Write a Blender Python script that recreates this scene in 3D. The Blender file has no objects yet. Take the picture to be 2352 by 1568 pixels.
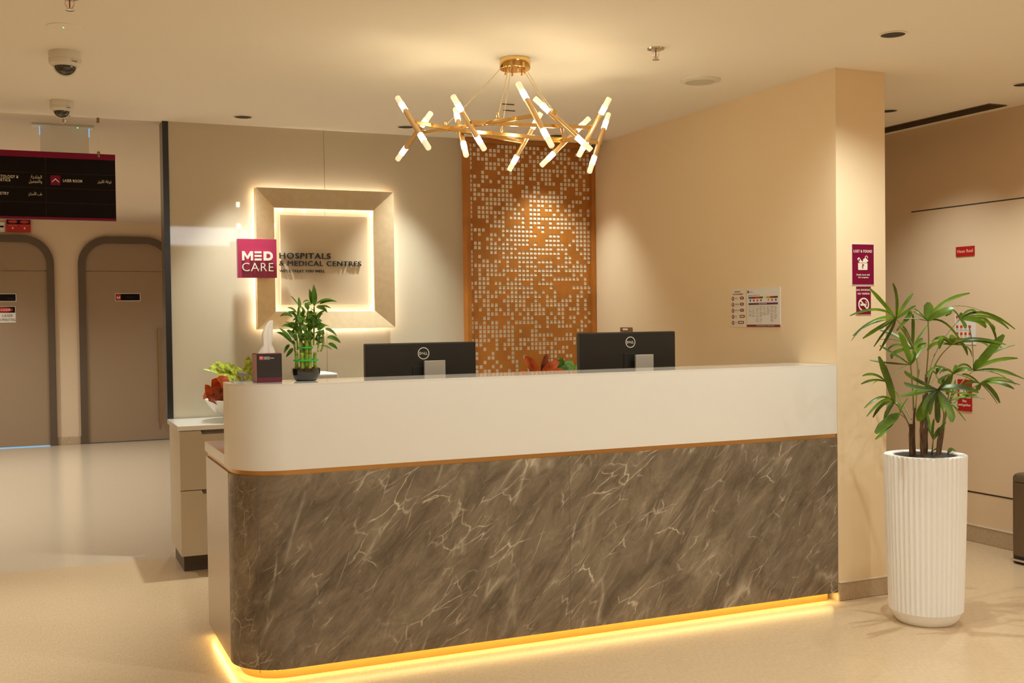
import bpy, bmesh, math, random
from mathutils import Vector, Matrix

SC = bpy.context.scene
COL = SC.collection
V = Vector
PI = math.pi
random.seed(11)

LAMPS_OFF = [(-0.40, 5.35, 165, 60), (0.8, 3.6, 34, 150), (1.9, 3.2, 46, 150), (3.3, 1.4, 52, 150), (0.9, 0.4, 85, 150), (2.4, 0.2, 90, 150), (-1.4, 0.6, 90, 150), (4.5, 1.3, 82, 150)]
LAMPS_PASSAGE = [(-1.2, 8.1, 190), (-1.2, 10.4, 130), (-1.0, 12.3, 145), (1.35, 9.2, 75), (1.45, 11.8, 90)]
MARBLE = [(0.078, 0.057, 0.037), (0.158, 0.121, 0.083), (0.22, 0.174, 0.123), (0.38, 0.312, 0.22), (0.72, 0.64, 0.50)]
DLW, DLP = 130, 74
LED_FRAME, LED_DESK, BULB = 26.0, 20.0, 40.0

# ---------------------------------------------------------------- camera, world, exposure
cam_data = bpy.data.cameras.new('camera')
cam = bpy.data.objects.new('camera', cam_data)
COL.objects.link(cam)
cam_data.sensor_width = 36.0
cam_data.lens = 38.594
cam_data.clip_start = 0.05
cr, cu, cf = V((0.91606563, -0.40083423, -0.0124774)), V((0.01986032, 0.01426945, 0.99970093)), V((0.40053631, 0.91603946, -0.02103245))
cm = Matrix((cr, cu, -cf)).transposed().to_4x4()
cm.translation = (0, 0, 1.40)
cam.matrix_world = cm
SC.camera = cam

world = bpy.data.worlds.new('world')
SC.world = world
world.use_nodes = True
world.node_tree.nodes['Background'].inputs[0].default_value = (0.9, 0.75, 0.55, 1)
world.node_tree.nodes['Background'].inputs[1].default_value = 0.05
SC.view_settings.view_transform = 'Standard'
SC.view_settings.look = 'None'
SC.view_settings.exposure = 0.10
SC.view_settings.gamma = 1.0
SC.view_settings.use_curve_mapping = False
SC.cycles.use_denoising = True
SC.cycles.max_bounces = 10
SC.cycles.diffuse_bounces = 6
SC.cycles.sample_clamp_indirect = 6.0
SC.cycles.caustics_reflective = False
SC.cycles.caustics_refractive = False

WARM = (0.94, 1.0, 0.915)
def spot_lamp(x, y, power, z=2.575, cone=150, blend=0.9, color=WARM, size=0.03, parent=None, aim=None):
    ld = bpy.data.lights.new('downlight_or_added_lamp', 'SPOT')
    ld.energy = power
    ld.color = color
    ld.spot_size = math.radians(cone)
    ld.spot_blend = blend
    ld.shadow_soft_size = size
    o = bpy.data.objects.new('downlight_or_added_lamp', ld)
    COL.objects.link(o)
    o.location = (x, y, z)
    if aim is not None:
        o.rotation_euler = (V(aim) - V((x, y, z))).to_track_quat('-Z', 'Y').to_euler()
    if parent is not None:
        o.parent = parent
        o.matrix_parent_inverse = Matrix.Translation(parent.location).inverted()
    return o

# unseen ceiling lamps, mostly added and placed to light the room and passage
for lx, ly, lp, lc in LAMPS_OFF:
    spot_lamp(lx, ly, lp, cone=lc)
for lx, ly, lp in LAMPS_PASSAGE:
    spot_lamp(lx, ly, lp, cone=135, color=(0.97, 1.0, 0.90))

# ---------------------------------------------------------------- materials
MATS = {}
def mat(name, color, rough=0.5, metal=0.0, emit=None, strength=0.0, spec=0.5, coat=0.0, speck=0.0, scale=60.0, stretch=(1, 1, 1), bump=0.0, trans=0.0, alpha=1.0, sub=0.0):
    if name in MATS:
        return MATS[name]
    m = bpy.data.materials.new(name)
    m.use_nodes = True
    nt = m.node_tree
    b = nt.nodes['Principled BSDF']
    b.inputs['Base Color'].default_value = (*color, 1)
    b.inputs['Roughness'].default_value = rough
    b.inputs['Metallic'].default_value = metal
    b.inputs['Specular IOR Level'].default_value = spec
    b.inputs['Coat Weight'].default_value = coat
    b.inputs['Coat Roughness'].default_value = 0.03
    b.inputs['Transmission Weight'].default_value = trans
    b.inputs['Alpha'].default_value = alpha
    if emit:
        b.inputs['Emission Color'].default_value = (*emit, 1)
        b.inputs['Emission Strength'].default_value = strength
    if speck or bump:
        tc = nt.nodes.new('ShaderNodeTexCoord')
        mp = nt.nodes.new('ShaderNodeMapping')
        mp.inputs['Scale'].default_value = stretch
        nz = nt.nodes.new('ShaderNodeTexNoise')
        nz.inputs['Scale'].default_value = scale
        nz.inputs['Detail'].default_value = 3
        nt.links.new(tc.outputs['Object'], mp.inputs['Vector'])
        nt.links.new(mp.outputs['Vector'], nz.inputs['Vector'])
        if speck:
            rp = nt.nodes.new('ShaderNodeValToRGB')
            rp.color_ramp.elements[0].position = 0.3
            rp.color_ramp.elements[1].position = 0.7
            rp.color_ramp.elements[0].color = (*[c * (1 - speck) for c in color], 1)
            rp.color_ramp.elements[1].color = (*[min(1, c * (1 + speck)) for c in color], 1)
            nt.links.new(nz.outputs['Fac'], rp.inputs['Fac'])
            nt.links.new(rp.outputs['Color'], b.inputs['Base Color'])
        if bump:
            bp = nt.nodes.new('ShaderNodeBump')
            bp.inputs['Strength'].default_value = bump
            bp.inputs['Distance'].default_value = 0.002
            nt.links.new(nz.outputs['Fac'], bp.inputs['Height'])
            nt.links.new(bp.outputs['Normal'], b.inputs['Normal'])
    MATS[name] = m
    return m

def marble_mat():
    m = bpy.data.materials.new('brown_grey_marble')
    m.use_nodes = True
    nt = m.node_tree
    N, L = nt.nodes, nt.links
    b = N['Principled BSDF']
    b.inputs['Roughness'].default_value = 0.36
    tc = N.new('ShaderNodeTexCoord')
    th = math.radians(50)
    def dot(v):
        d = N.new('ShaderNodeVectorMath'); d.operation = 'DOT_PRODUCT'
        L.new(tc.outputs['Object'], d.inputs[0]); d.inputs[1].default_value = v
        return d.outputs['Value']
    def coords(a, su, sv):
        c = N.new('ShaderNodeCombineXYZ')
        L.new(dot((math.cos(a) * su, 0, math.sin(a) * su)), c.inputs[0])
        L.new(dot((0, 1, 0)), c.inputs[1])
        L.new(dot((-math.sin(a) * sv, 0, math.cos(a) * sv)), c.inputs[2])
        return c.outputs[0]
    def noise(vec, scale, detail=5, rough=0.55, dist=0.0):
        n = N.new('ShaderNodeTexNoise')
        n.inputs['Scale'].default_value = scale; n.inputs['Detail'].default_value = detail
        n.inputs['Roughness'].default_value = rough; n.inputs['Distortion'].default_value = dist
        L.new(vec, n.inputs['Vector'])
        return n.outputs['Fac']
    def ramp(f, stops):
        r = N.new('ShaderNodeValToRGB')
        e = r.color_ramp.elements
        e[0].position, e[0].color = stops[0][0], (*stops[0][1], 1)
        e[1].position, e[1].color = stops[-1][0], (*stops[-1][1], 1)
        for p, c in stops[1:-1]:
            k = e.new(p); k.color = (*c, 1)
        L.new(f, r.inputs['Fac'])
        return r.outputs['Color']
    def math_(op, a, v=0.0, c=None):
        k = N.new('ShaderNodeMath'); k.operation = op
        L.new(a, k.inputs[0])
        if c is not None: L.new(c, k.inputs[1])
        else: k.inputs[1].default_value = v
        return k.outputs[0]
    def mix(f, a, bcol, mode='MIX'):
        k = N.new('ShaderNodeMix'); k.data_type = 'RGBA'; k.blend_type = mode
        L.new(f, k.inputs['Factor']); L.new(a, k.inputs['A'])
        if isinstance(bcol, tuple): k.inputs['B'].default_value = (*bcol, 1)
        else: L.new(bcol, k.inputs['B'])
        return k.outputs['Result']
    def shifted(a, su, k):
        cv = N.new('ShaderNodeVectorMath'); cv.operation = 'ADD'
        L.new(coords(math.radians(a), su, 1.0), cv.inputs[0]); cv.inputs[1].default_value = (k, k * .7, k * 1.3)
        return cv.outputs[0]
    base = ramp(noise(shifted(50, 0.42, 0.0), 9.0, 12, 0.74, 0.7), [(0.28, MARBLE[0]), (0.43, MARBLE[1]), (0.56, MARBLE[2]), (0.74, MARBLE[3])])
    # dark smoky bands along the grain
    dk = ramp(noise(shifted(54, 0.22, 3.0), 6.5, 5, 0.6, 0.9), [(0.54, (0, 0, 0)), (0.68, (1, 1, 1))])
    base = mix(math_('MULTIPLY', dk, 0.68), base, MARBLE[0])
    # fine fibrous streaks
    fs = ramp(noise(shifted(45, 0.16, 5.0), 55.0, 7, 0.75, 0.9), [(0.54, (0, 0, 0)), (0.72, (1, 1, 1))])
    base = mix(math_('MULTIPLY', fs, 0.50), base, MARBLE[3])
    fd = ramp(noise(shifted(56, 0.2, 9.0), 36.0, 7, 0.74, 0.9), [(0.56, (0, 0, 0)), (0.72, (1, 1, 1))])
    base = mix(math_('MULTIPLY', fd, 0.50), base, MARBLE[0])
    # short thin pale veins: edges of stretched, slightly warped cells, broken up by masks
    def warped(vec, amt, sc_):
        n = N.new('ShaderNodeTexNoise'); n.inputs['Scale'].default_value = sc_; n.inputs['Detail'].default_value = 3
        L.new(vec, n.inputs['Vector'])
        v1 = N.new('ShaderNodeVectorMath'); v1.operation = 'SUBTRACT'
        L.new(n.outputs['Color'], v1.inputs[0]); v1.inputs[1].default_value = (.5, .5, .5)
        v2 = N.new('ShaderNodeVectorMath'); v2.operation = 'SCALE'
        L.new(v1.outputs[0], v2.inputs[0]); v2.inputs['Scale'].default_value = amt
        v3 = N.new('ShaderNodeVectorMath'); v3.operation = 'ADD'
        L.new(vec, v3.inputs[0]); L.new(v2.outputs[0], v3.inputs[1])
        return v3.outputs[0]
    for a, su, sc_, w, ms, lo, seed, k in ((38, 0.30, 9.0, 0.007, 6.0, 0.60, 1.0, 0.9), (50, 0.22, 15.0, 0.012, 9.0, 0.58, 7.0, 0.5), (64, 0.30, 11.0, 0.012, 7.0, 0.59, 13.0, 0.5), (30, 0.35, 13.0, 0.010, 8.0, 0.59, 19.0, 0.75), (66, 0.25, 7.0, 0.030, 6.0, 0.60, 23.0, 0.40)):
        vec = shifted(a, su, seed)
        vo = N.new('ShaderNodeTexVoronoi'); vo.feature = 'DISTANCE_TO_EDGE'
        vo.inputs['Scale'].default_value = sc_
        L.new(warped(vec, 0.05, 14.0), vo.inputs['Vector'])
        line = ramp(vo.outputs['Distance'], [(0.0, (k, k, k)), (w, (k * .35, k * .35, k * .35)), (w * 2.6, (0, 0, 0))])
        msk = ramp(noise(shifted(a, 0.6, seed + 2.5), ms, 3, 0.5), [(lo - 0.04, (0, 0, 0)), (lo + 0.06, (1, 1, 1))])
        base = mix(math_('MULTIPLY', line, c=msk), base, MARBLE[4])
    L.new(base, b.inputs['Base Color'])
    return m

def srgb(r, g, b):
    f = lambda c: (c / 255 / 12.92) if c / 255 <= 0.04045 else ((c / 255 + 0.055) / 1.055) ** 2.4
    return (f(r), f(g), f(b))

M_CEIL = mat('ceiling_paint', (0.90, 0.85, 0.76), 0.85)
M_CEIL2 = mat('passage_ceiling_dimmed_paint', (0.66, 0.58, 0.49), 0.85)  # lowered below the main ceiling's colour to stand for less light here
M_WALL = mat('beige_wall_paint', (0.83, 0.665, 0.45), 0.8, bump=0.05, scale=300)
M_WALLC = mat('beige_wall_paint_dimmed', (0.70, 0.535, 0.37), 0.8, bump=0.05, scale=300)  # same beige as the side wall, dimness of the corridor put into the colour
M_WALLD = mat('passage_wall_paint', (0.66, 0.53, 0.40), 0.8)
M_GLASSWALL = mat('back_painted_glass', (0.55, 0.485, 0.37), 0.55, coat=1.0, spec=0.2)
M_FLOOR = mat('warm_vinyl_floor', (0.60, 0.445, 0.285), 0.27, speck=0.07, scale=130, stretch=(1.0, 0.25, 1), spec=0.45)
M_FLOOR2 = mat('passage_vinyl_floor', (0.62, 0.51, 0.39), 0.17, speck=0.04, scale=130, stretch=(1.0, 0.25, 1), spec=0.6)
M_BASE = mat('coved_vinyl_skirting', (0.46, 0.35, 0.235), 0.45, speck=0.12, scale=150, stretch=(1, 1, 0.3))
M_BASETOP = mat('skirting_cap', (0.66, 0.56, 0.44), 0.6)
M_BLACKTRIM = mat('black_metal_trim', (0.012, 0.011, 0.010), 0.25)
M_SEAM = mat('dark_joint', (0.05, 0.035, 0.025), 0.8)
M_SEAMLIGHT = mat('panel_joint', (0.30, 0.25, 0.19), 0.7)
M_WHITE = mat('white_solid_surface', (0.80, 0.785, 0.75), 0.32)
M_WHITETOP = mat('white_gloss_top', (0.78, 0.76, 0.72), 0.07)
M_MARBLE = marble_mat()
M_BRUSH = mat('brushed_champagne_panel', (0.50, 0.42, 0.34), 0.26, 0.75, speck=0.08, scale=40, stretch=(8, 8, 0.6))
M_GOLDTRIM = mat('bronze_gold_trim', (0.62, 0.36, 0.14), 0.28, 0.9)
M_GOLDTOE = mat('gold_toe_kick', (0.50, 0.28, 0.07), 0.42, 0.4)
M_GOLD = mat('polished_gold', (0.90, 0.62, 0.25), 0.12, 1.0)
M_GOLDSAT = mat('satin_gold', (0.84, 0.60, 0.32), 0.30, 1.0)
M_CHAMP = mat('brushed_champagne_metal', (0.86, 0.73, 0.51), 0.30, 0.75, speck=0.05, scale=30, stretch=(1, 1, 1))
M_WOOD = mat('orange_wood_lattice', (0.42, 0.150, 0.018), 0.5, speck=0.12, scale=9)
M_MIRROR = mat('cream_mirror_backing', (0.90, 0.85, 0.72), 0.25, 0.12, coat=1.0)
M_MAGENTA = mat('magenta_sign_face', srgb(122, 8, 52), 0.5, spec=0.2)
M_TILE = mat('magenta_gloss_tile', srgb(160, 30, 74), 0.22)
M_CREAM = mat('cream_letter', (0.82, 0.77, 0.66), 0.5)
M_BLACK = mat('black_letter', (0.012, 0.011, 0.011), 0.45)
M_SIGNBLACK = mat('black_sign_face', (0.008, 0.004, 0.004), 0.55, spec=0.12)
M_PAPER = mat('white_paper', (0.76, 0.73, 0.70), 0.7)
M_PAPERC = mat('cream_paper', (0.78, 0.71, 0.58), 0.7)
M_RED = mat('red_sign', (0.42, 0.012, 0.012), 0.4)
M_DARKRED = mat('dark_red_print', (0.20, 0.008, 0.02), 0.5)
M_GREYPRINT = mat('grey_print', (0.30, 0.27, 0.25), 0.7)
M_DOOR = mat('taupe_door_leaf', (0.30, 0.215, 0.145), 0.55)
M_DOORFRAME = mat('dark_brown_door_frame', (0.10, 0.070, 0.048), 0.5)
M_BRONZE = mat('bronze_handle', (0.30, 0.19, 0.10), 0.35, 0.6)
M_CAB = mat('greige_cabinet_laminate', (0.50, 0.42, 0.31), 0.45)
M_CABDARK = mat('dark_plinth', (0.085, 0.062, 0.045), 0.5)
M_NOTCH = mat('finger_pull_painted_shade', (0.22, 0.18, 0.14), 0.6)
M_MONITOR = mat('black_monitor_plastic', (0.016, 0.0145, 0.012), 0.42, speck=0.3, scale=600)
M_SILVER = mat('silver_stand', (0.55, 0.54, 0.50), 0.35, 0.5)
M_LOGO = mat('silver_white_logo', (0.80, 0.77, 0.70), 0.4)
M_PLASTICW = mat('off_white_plastic', (0.72, 0.69, 0.62), 0.4)
M_PLASTICG = mat('light_grey_plastic', (0.55, 0.54, 0.50), 0.45)
M_DOME = mat('smoked_dome', (0.02, 0.018, 0.012), 0.06, coat=1.0)
M_BAFFLE = mat('black_baffle', (0.03, 0.026, 0.02), 0.6)
M_CHROME = mat('chrome', (0.75, 0.73, 0.70), 0.15, 1.0)
M_BULBRED = mat('red_glass_bulb', (0.5, 0.02, 0.01), 0.1)
M_GREENLED = mat('green_led', (0.1, 0.9, 0.3), 0.3, emit=(0.08, 1.0, 0.35), strength=3.0)
M_BLUEEDGE = mat('blue_lit_acrylic_edge', (0.3, 0.7, 0.9), 0.3, emit=(0.16, 0.55, 1.0), strength=0.8)
M_ACRYLIC = mat('clear_acrylic_plate', (0.72, 0.70, 0.64), 0.25, alpha=0.32)
M_LEDWARM = mat('warm_white_led', (1, 0.9, 0.7), 0.5, emit=(1.0, 0.83, 0.64), strength=LED_FRAME)
M_LEDYEL = mat('amber_led_strip', (1, 0.8, 0.4), 0.5, emit=(1.0, 0.70, 0.24), strength=LED_DESK)
M_BULB = mat('frosted_acrylic_tip_bright', (1, 0.95, 0.8), 0.5, emit=(1.0, 0.80, 0.50), strength=BULB)
M_DIFF = mat('frosted_acrylic_tip_dim', (0.92, 0.88, 0.70), 0.45, emit=(1.0, 0.86, 0.55), strength=0.55)
M_BIN = mat('bronze_bin_steel', (0.17, 0.12, 0.075), 0.35, 0.5)
M_PLANTER = mat('white_fluted_ceramic', (0.88, 0.88, 0.88), 0.45)
M_SOIL = mat('dark_soil', (0.03, 0.022, 0.014), 0.9, speck=0.5, scale=80, bump=1.0)
M_POT = mat('black_glazed_pot', (0.012, 0.009, 0.006), 0.08, coat=1.0)
M_STALK = mat('bamboo_green', (0.26, 0.36, 0.035), 0.4, speck=0.3, scale=40)
M_BLEAF = mat('bamboo_leaf_green', (0.065, 0.165, 0.008), 0.38, speck=0.5, spec=0.35, scale=22)
M_BAND = mat('bright_green_tie', (0.01, 0.52, 0.10), 0.4)
M_PLEAF = mat('palm_leaf_green', (0.080, 0.142, 0.004), 0.36, speck=0.7, spec=0.35, scale=7)
M_PETIOLE = mat('palm_petiole', (0.20, 0.19, 0.05), 0.5)
M_CANE = mat('fibrous_brown_cane', (0.10, 0.045, 0.016), 0.8, speck=0.7, scale=60, stretch=(3, 3, 0.4), bump=1.0)
M_CROTON = mat('croton_red_leaf', (0.72, 0.11, 0.018), 0.35, speck=0.6, scale=16)
M_CROTOND = mat('croton_bronze_leaf', (0.26, 0.05, 0.015), 0.35, speck=0.6, scale=16)
M_AGLA = mat('variegated_yellow_green_leaf', (0.36, 0.42, 0.05), 0.35, speck=0.75, scale=45)
M_GLEAF = mat('glossy_green_leaf', (0.12, 0.32, 0.04), 0.25, speck=0.5, scale=30)
M_TISSUE = mat('white_tissue', (0.85, 0.82, 0.76), 0.9)
M_BOXBLACK = mat('black_card', (0.022, 0.015, 0.013), 0.4)
M_BOXRED = mat('burgundy_card', (0.13, 0.010, 0.022), 0.45)
M_BOXEDGE = mat('pale_card_side', (0.42, 0.22, 0.20), 0.5)
M_WINDOW = mat('daylit_pane', (0.9, 0.9, 0.9), 0.4, emit=(0.92, 0.97, 1.0), strength=6.0)

# ---------------------------------------------------------------- mesh helpers
class MB:
    def __init__(s):
        s.v = []; s.f = []; s.mi = []; s.m = 0
    def face(s, *idx):
        s.f.append(tuple(idx)); s.mi.append(s.m)
    def add(s, vs, fs):
        n = len(s.v); s.v += [tuple(p) for p in vs]
        for f in fs: s.face(*[i + n for i in f])
        return s
    def box(s, x0, y0, z0, x1, y1, z1):
        return s.add([(x0, y0, z0), (x1, y0, z0), (x1, y1, z0), (x0, y1, z0), (x0, y0, z1), (x1, y0, z1), (x1, y1, z1), (x0, y1, z1)],
                     [(3, 2, 1, 0), (4, 5, 6, 7), (0, 1, 5, 4), (1, 2, 6, 5), (2, 3, 7, 6), (3, 0, 4, 7)])
    def prism(s, poly, z0, z1):
        n = len(poly)
        vs = [(x, y, z0) for x, y in poly] + [(x, y, z1) for x, y in poly]
        fs = [tuple(range(n))[::-1], tuple(range(n, 2 * n))]
        fs += [(i, (i + 1) % n, n + (i + 1) % n, n + i) for i in range(n)]
        return s.add(vs, fs)
    def plate(s, poly, pl, w0, w1):          # a 2-D outline standing on a wall plane, extruded out of it
        n = len(poly)
        vs = [pl(u, v, w0) for u, v in poly] + [pl(u, v, w1) for u, v in poly]
        fs = [tuple(range(n))[::-1], tuple(range(n, 2 * n))]
        fs += [(i, (i + 1) % n, n + (i + 1) % n, n + i) for i in range(n)]
        return s.add(vs, fs)
    def rect(s, pl, u0, v0, u1, v1, w0, w1):
        return s.plate([(u0, v0), (u1, v0), (u1, v1), (u0, v1)], pl, w0, w1)
    def lathe(s, prof, c, n=32, cap0=True, cap1=True):
        vs = []; fs = []
        for r, z in prof:
            for i in range(n):
                a = 2 * PI * i / n
                vs.append((c[0] + r * math.cos(a), c[1] + r * math.sin(a), c[2] + z))
        for k in range(len(prof) - 1):
            for i in range(n):
                j = (i + 1) % n
                fs.append((k * n + i, k * n + j, (k + 1) * n + j, (k + 1) * n + i))
        if cap0: fs.append(tuple(range(n))[::-1])
        if cap1: fs.append(tuple(range((len(prof) - 1) * n, len(prof) * n)))
        return s.add(vs, fs)
    def tube(s, pts, r, n=10, caps=True):
        pts = [V(p) for p in pts]
        rs = r if isinstance(r, (list, tuple)) else [r] * len(pts)
        vs = []; fs = []; prev = None
        for i, p in enumerate(pts):
            d = (pts[min(i + 1, len(pts) - 1)] - pts[max(i - 1, 0)]).normalized()
            if prev is None:
                a = V((0, 0, 1)) if abs(d.z) < 0.9 else V((1, 0, 0))
                u = d.cross(a).normalized()
            else:
                u = (prev - d * prev.dot(d)).normalized()
            prev = u; w = d.cross(u)
            for k in range(n):
                t = 2 * PI * k / n
                vs.append(p + (u * math.cos(t) + w * math.sin(t)) * rs[i])
        for i in range(len(pts) - 1):
            for k in range(n):
                j = (k + 1) % n
                fs.append((i * n + k, i * n + j, (i + 1) * n + j, (i + 1) * n + k))
        if caps:
            fs.append(tuple(range(n))[::-1]); fs.append(tuple(range((len(pts) - 1) * n, len(pts) * n)))
        return s.add(vs, fs)
    def leaf(s, pts, width, nrm=(0, -1, 0.4), fold=0.25, prof='lance', seg=8, thick=0.0007):
        # a blade with a folded midrib along a smooth curve through pts
        P3 = bez(pts, seg)
        vs = []; n = len(P3)
        nrm = V(nrm).normalized()
        for i, p in enumerate(P3):
            t = i / (n - 1)
            if prof == 'lance': w = math.sin(PI * min(1, t ** 0.75)) ** 0.8
            elif prof == 'strap': w = min(1, 0.28 + t * 2.6) * (1 if t < 0.8 else max(0.34, 1 - (t - 0.8) * 3.3))
            else: w = math.sin(PI * t ** 0.85) ** 0.6
            w = max(w, 0.03) * width / 2
            d = (P3[min(i + 1, n - 1)] - P3[max(i - 1, 0)]).normalized()
            sd = d.cross(nrm)
            if sd.length < 1e-3: sd = d.cross(V((1, 0, 0)))
            sd.normalize(); up = sd.cross(d)
            for q in (thick, -thick):
                vs += [p - sd * w + up * (w * fold + q), p + up * q, p + sd * w + up * (w * fold + q)]
        fs = []
        for i in range(n - 1):
            a, b = i * 6, (i + 1) * 6
            fs += [(a, a + 1, b + 1, b), (a + 1, a + 2, b + 2, b + 1), (a + 3, b + 3, b + 4, a + 4), (a + 4, b + 4, b + 5, a + 5), (a, b, b + 3, a + 3), (a + 2, a + 5, b + 5, b + 2)]
        e = (n - 1) * 6
        fs += [(0, 3, 4, 1), (1, 4, 5, 2), (e, e + 1, e + 4, e + 3), (e + 1, e + 2, e + 5, e + 4)]
        return s.add(vs, fs)
    def text(s, string, pl, u0, v0, u1, v1, w0, w1, bold=0.0, bevel=0):
        vs, fs = glyphs(string, bold)
        xs = [p[0] for p in vs]; ys = [p[1] for p in vs]
        ax, bx, ay, by = min(xs), max(xs), min(ys), max(ys)
        out = [pl(u0 + (p[0] - ax) / (bx - ax) * (u1 - u0), v0 + (p[1] - ay) / (by - ay) * (v1 - v0), w0 + p[2] * (w1 - w0)) for p in vs]
        return s.add(out, fs)
    def build(s, name, m, parent=None, smooth=False, bevel=0.0, seg=2, angle=40):
        me = bpy.data.meshes.new(name)
        me.from_pydata(s.v, [], s.f)
        for k in (m if isinstance(m, (list, tuple)) else [m]): me.materials.append(k)
        if isinstance(m, (list, tuple)): me.polygons.foreach_set('material_index', s.mi)
        bm = bmesh.new(); bm.from_mesh(me)
        bmesh.ops.recalc_face_normals(bm, faces=bm.faces)
        bm.to_mesh(me); bm.free()
        o = bpy.data.objects.new(name, me)
        COL.objects.link(o)
        if smooth:
            me.polygons.foreach_set('use_smooth', [True] * len(me.polygons))
            me.set_sharp_from_angle(angle=math.radians(angle))
        if bevel:
            b = o.modifiers.new('bevel', 'BEVEL'); b.width = bevel; b.segments = seg; b.limit_method = 'ANGLE'
        if parent is not None:
            o.parent = parent
            if parent.type == 'EMPTY':
                o.matrix_parent_inverse = Matrix.Translation(parent.location).inverted()
        me.update()
        return o

def bez(pts, seg):
    pts = [V(p) for p in pts]
    if len(pts) == 2: pts = [pts[0], (pts[0] + pts[1]) / 2, pts[1]]
    if len(pts) == 3:
        a, m, c = pts
        b = m * 2 - (a + c) / 2
        return [a * (1 - t) ** 2 + b * 2 * t * (1 - t) + c * t * t for t in [i / seg for i in range(seg + 1)]]
    out = []
    for i in range(len(pts) - 1):
        p0, p1, p2, p3 = pts[max(i - 1, 0)], pts[i], pts[i + 1], pts[min(i + 2, len(pts) - 1)]
        for k in range(seg):
            t = k / seg
            out.append(0.5 * ((2 * p1) + (p2 - p0) * t + (2 * p0 - 5 * p1 + 4 * p2 - p3) * t * t + (3 * p1 - p0 - 3 * p2 + p3) * t ** 3))
    return out + [pts[-1]]

GL = {}
def glyphs(string, bold):
    k = (string, bold)
    if k not in GL:
        c = bpy.data.curves.new('lettering', 'FONT')
        c.body = string; c.space_character = 1.1; c.extrude = 0.5; c.offset = bold; c.resolution_u = 3
        o = bpy.data.objects.new('lettering', c)
        COL.objects.link(o)
        dg = bpy.context.evaluated_depsgraph_get()
        me = bpy.data.meshes.new_from_object(o.evaluated_get(dg))
        vs = [(p.co.x, p.co.y, p.co.z + 0.5) for p in me.vertices]
        fs = [tuple(p.vertices) for p in me.polygons]
        bpy.data.objects.remove(o); bpy.data.curves.remove(c); bpy.data.meshes.remove(me)
        GL[k] = (vs, fs)
    return GL[k]

def facing_front(y0):          # walls seen from -y: u along x, v up, w towards the viewer
    return lambda u, v, w: (u, y0 - w, v)
def facing_left(x0):           # walls seen from -x: u along -y
    return lambda u, v, w: (x0 - w, -u, v)

def thing(name, label, cat, loc=(0, 0, 0), group=None):
    o = bpy.data.objects.new(name, None)
    COL.objects.link(o)
    o.location = loc; o.empty_display_size = 0.1
    o['label'] = label; o['category'] = cat
    if group: o['group'] = group
    return o
def tag(o, label, cat, group=None):
    o['label'] = label; o['category'] = cat
    if group: o['group'] = group
    return o
def struct(o):
    o['kind'] = 'structure'
    return o
def dup(root, dx, dy, label=None, dz=0):
    r = root.copy(); COL.objects.link(r)
    r.location = root.location + V((dx, dy, dz))
    if label: r['label'] = label
    for ch in list(root.children):
        c = ch.copy(); COL.objects.link(c); c.parent = r
        for g in list(ch.children):
            d = g.copy(); COL.objects.link(d); d.parent = c
    return r
def arc(cx, cy, r, a0, a1, n=12):
    return [(cx + r * math.cos(math.radians(a0 + (a1 - a0) * i / n)), cy + r * math.sin(math.radians(a0 + (a1 - a0) * i / n))) for i in range(n + 1)]

# ---------------------------------------------------------------- the room
CZ, BY, SX, DY, KX, WY = 2.593, 6.80, 3.585, 4.256, 5.255, 13.726
b = MB(); b.box(-3, -2.6, -0.12, SX + 0.305, 6.80, 0); b.box(SX + 0.305, -2.6, -0.12, KX, 8.0, 0)
struct(b.build('floor', M_FLOOR))
struct(MB().box(-3, 6.80, -0.12, 1.95, WY, 0).build('floor_passage', M_FLOOR2))
struct(MB().box(-3, -0.6, CZ, KX, 6.83, CZ + 0.15).box(1.95, 6.83, CZ, KX, 8.0, CZ + 0.15).build('ceiling', M_CEIL))
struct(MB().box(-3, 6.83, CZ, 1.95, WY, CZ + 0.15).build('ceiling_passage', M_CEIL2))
b = MB().box(-3, -2.6, 3.15, KX, -0.6, 3.3); b.box(-3, -0.6, CZ, KX, -0.5, 3.15)
struct(b.build('ceiling_lobby', M_CEIL))
struct(MB().box(-3.15, -2.6, 0, -3, WY, 3.15).build('wall_left', M_WALL))
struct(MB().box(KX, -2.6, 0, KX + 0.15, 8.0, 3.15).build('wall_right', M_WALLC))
struct(MB().box(-3, -2.75, 0, KX, -2.6, 3.15).build('wall_front', M_WALL))
struct(MB().box(SX, DY, 0, SX + 0.305, 8.0, CZ).build('wall_side', M_WALL))
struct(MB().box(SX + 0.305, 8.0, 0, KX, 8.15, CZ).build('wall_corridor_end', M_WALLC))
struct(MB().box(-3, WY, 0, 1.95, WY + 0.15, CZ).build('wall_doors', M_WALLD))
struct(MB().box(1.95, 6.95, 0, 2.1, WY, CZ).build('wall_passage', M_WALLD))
wb = struct(MB().box(0.764, BY, 0.0, SX, BY + 0.15, CZ).build('wall_back', M_GLASSWALL))
MB().box(1.7, BY - 0.0008, 0, 1.703, BY + 0.01, CZ).build('panel_seam', M_SEAMLIGHT, wb)
struct(MB().box(0.730, BY - 0.006, 0.8285, 0.764, BY + 0.15, CZ).build('trim_1', M_BLACKTRIM))
# clerestory window of the lobby behind the camera (seen only in reflections)
w = struct(MB().box(0.6, -2.599, 2.50, 2.9, -2.575, 2.88).build('window_1', M_WINDOW))
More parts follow.
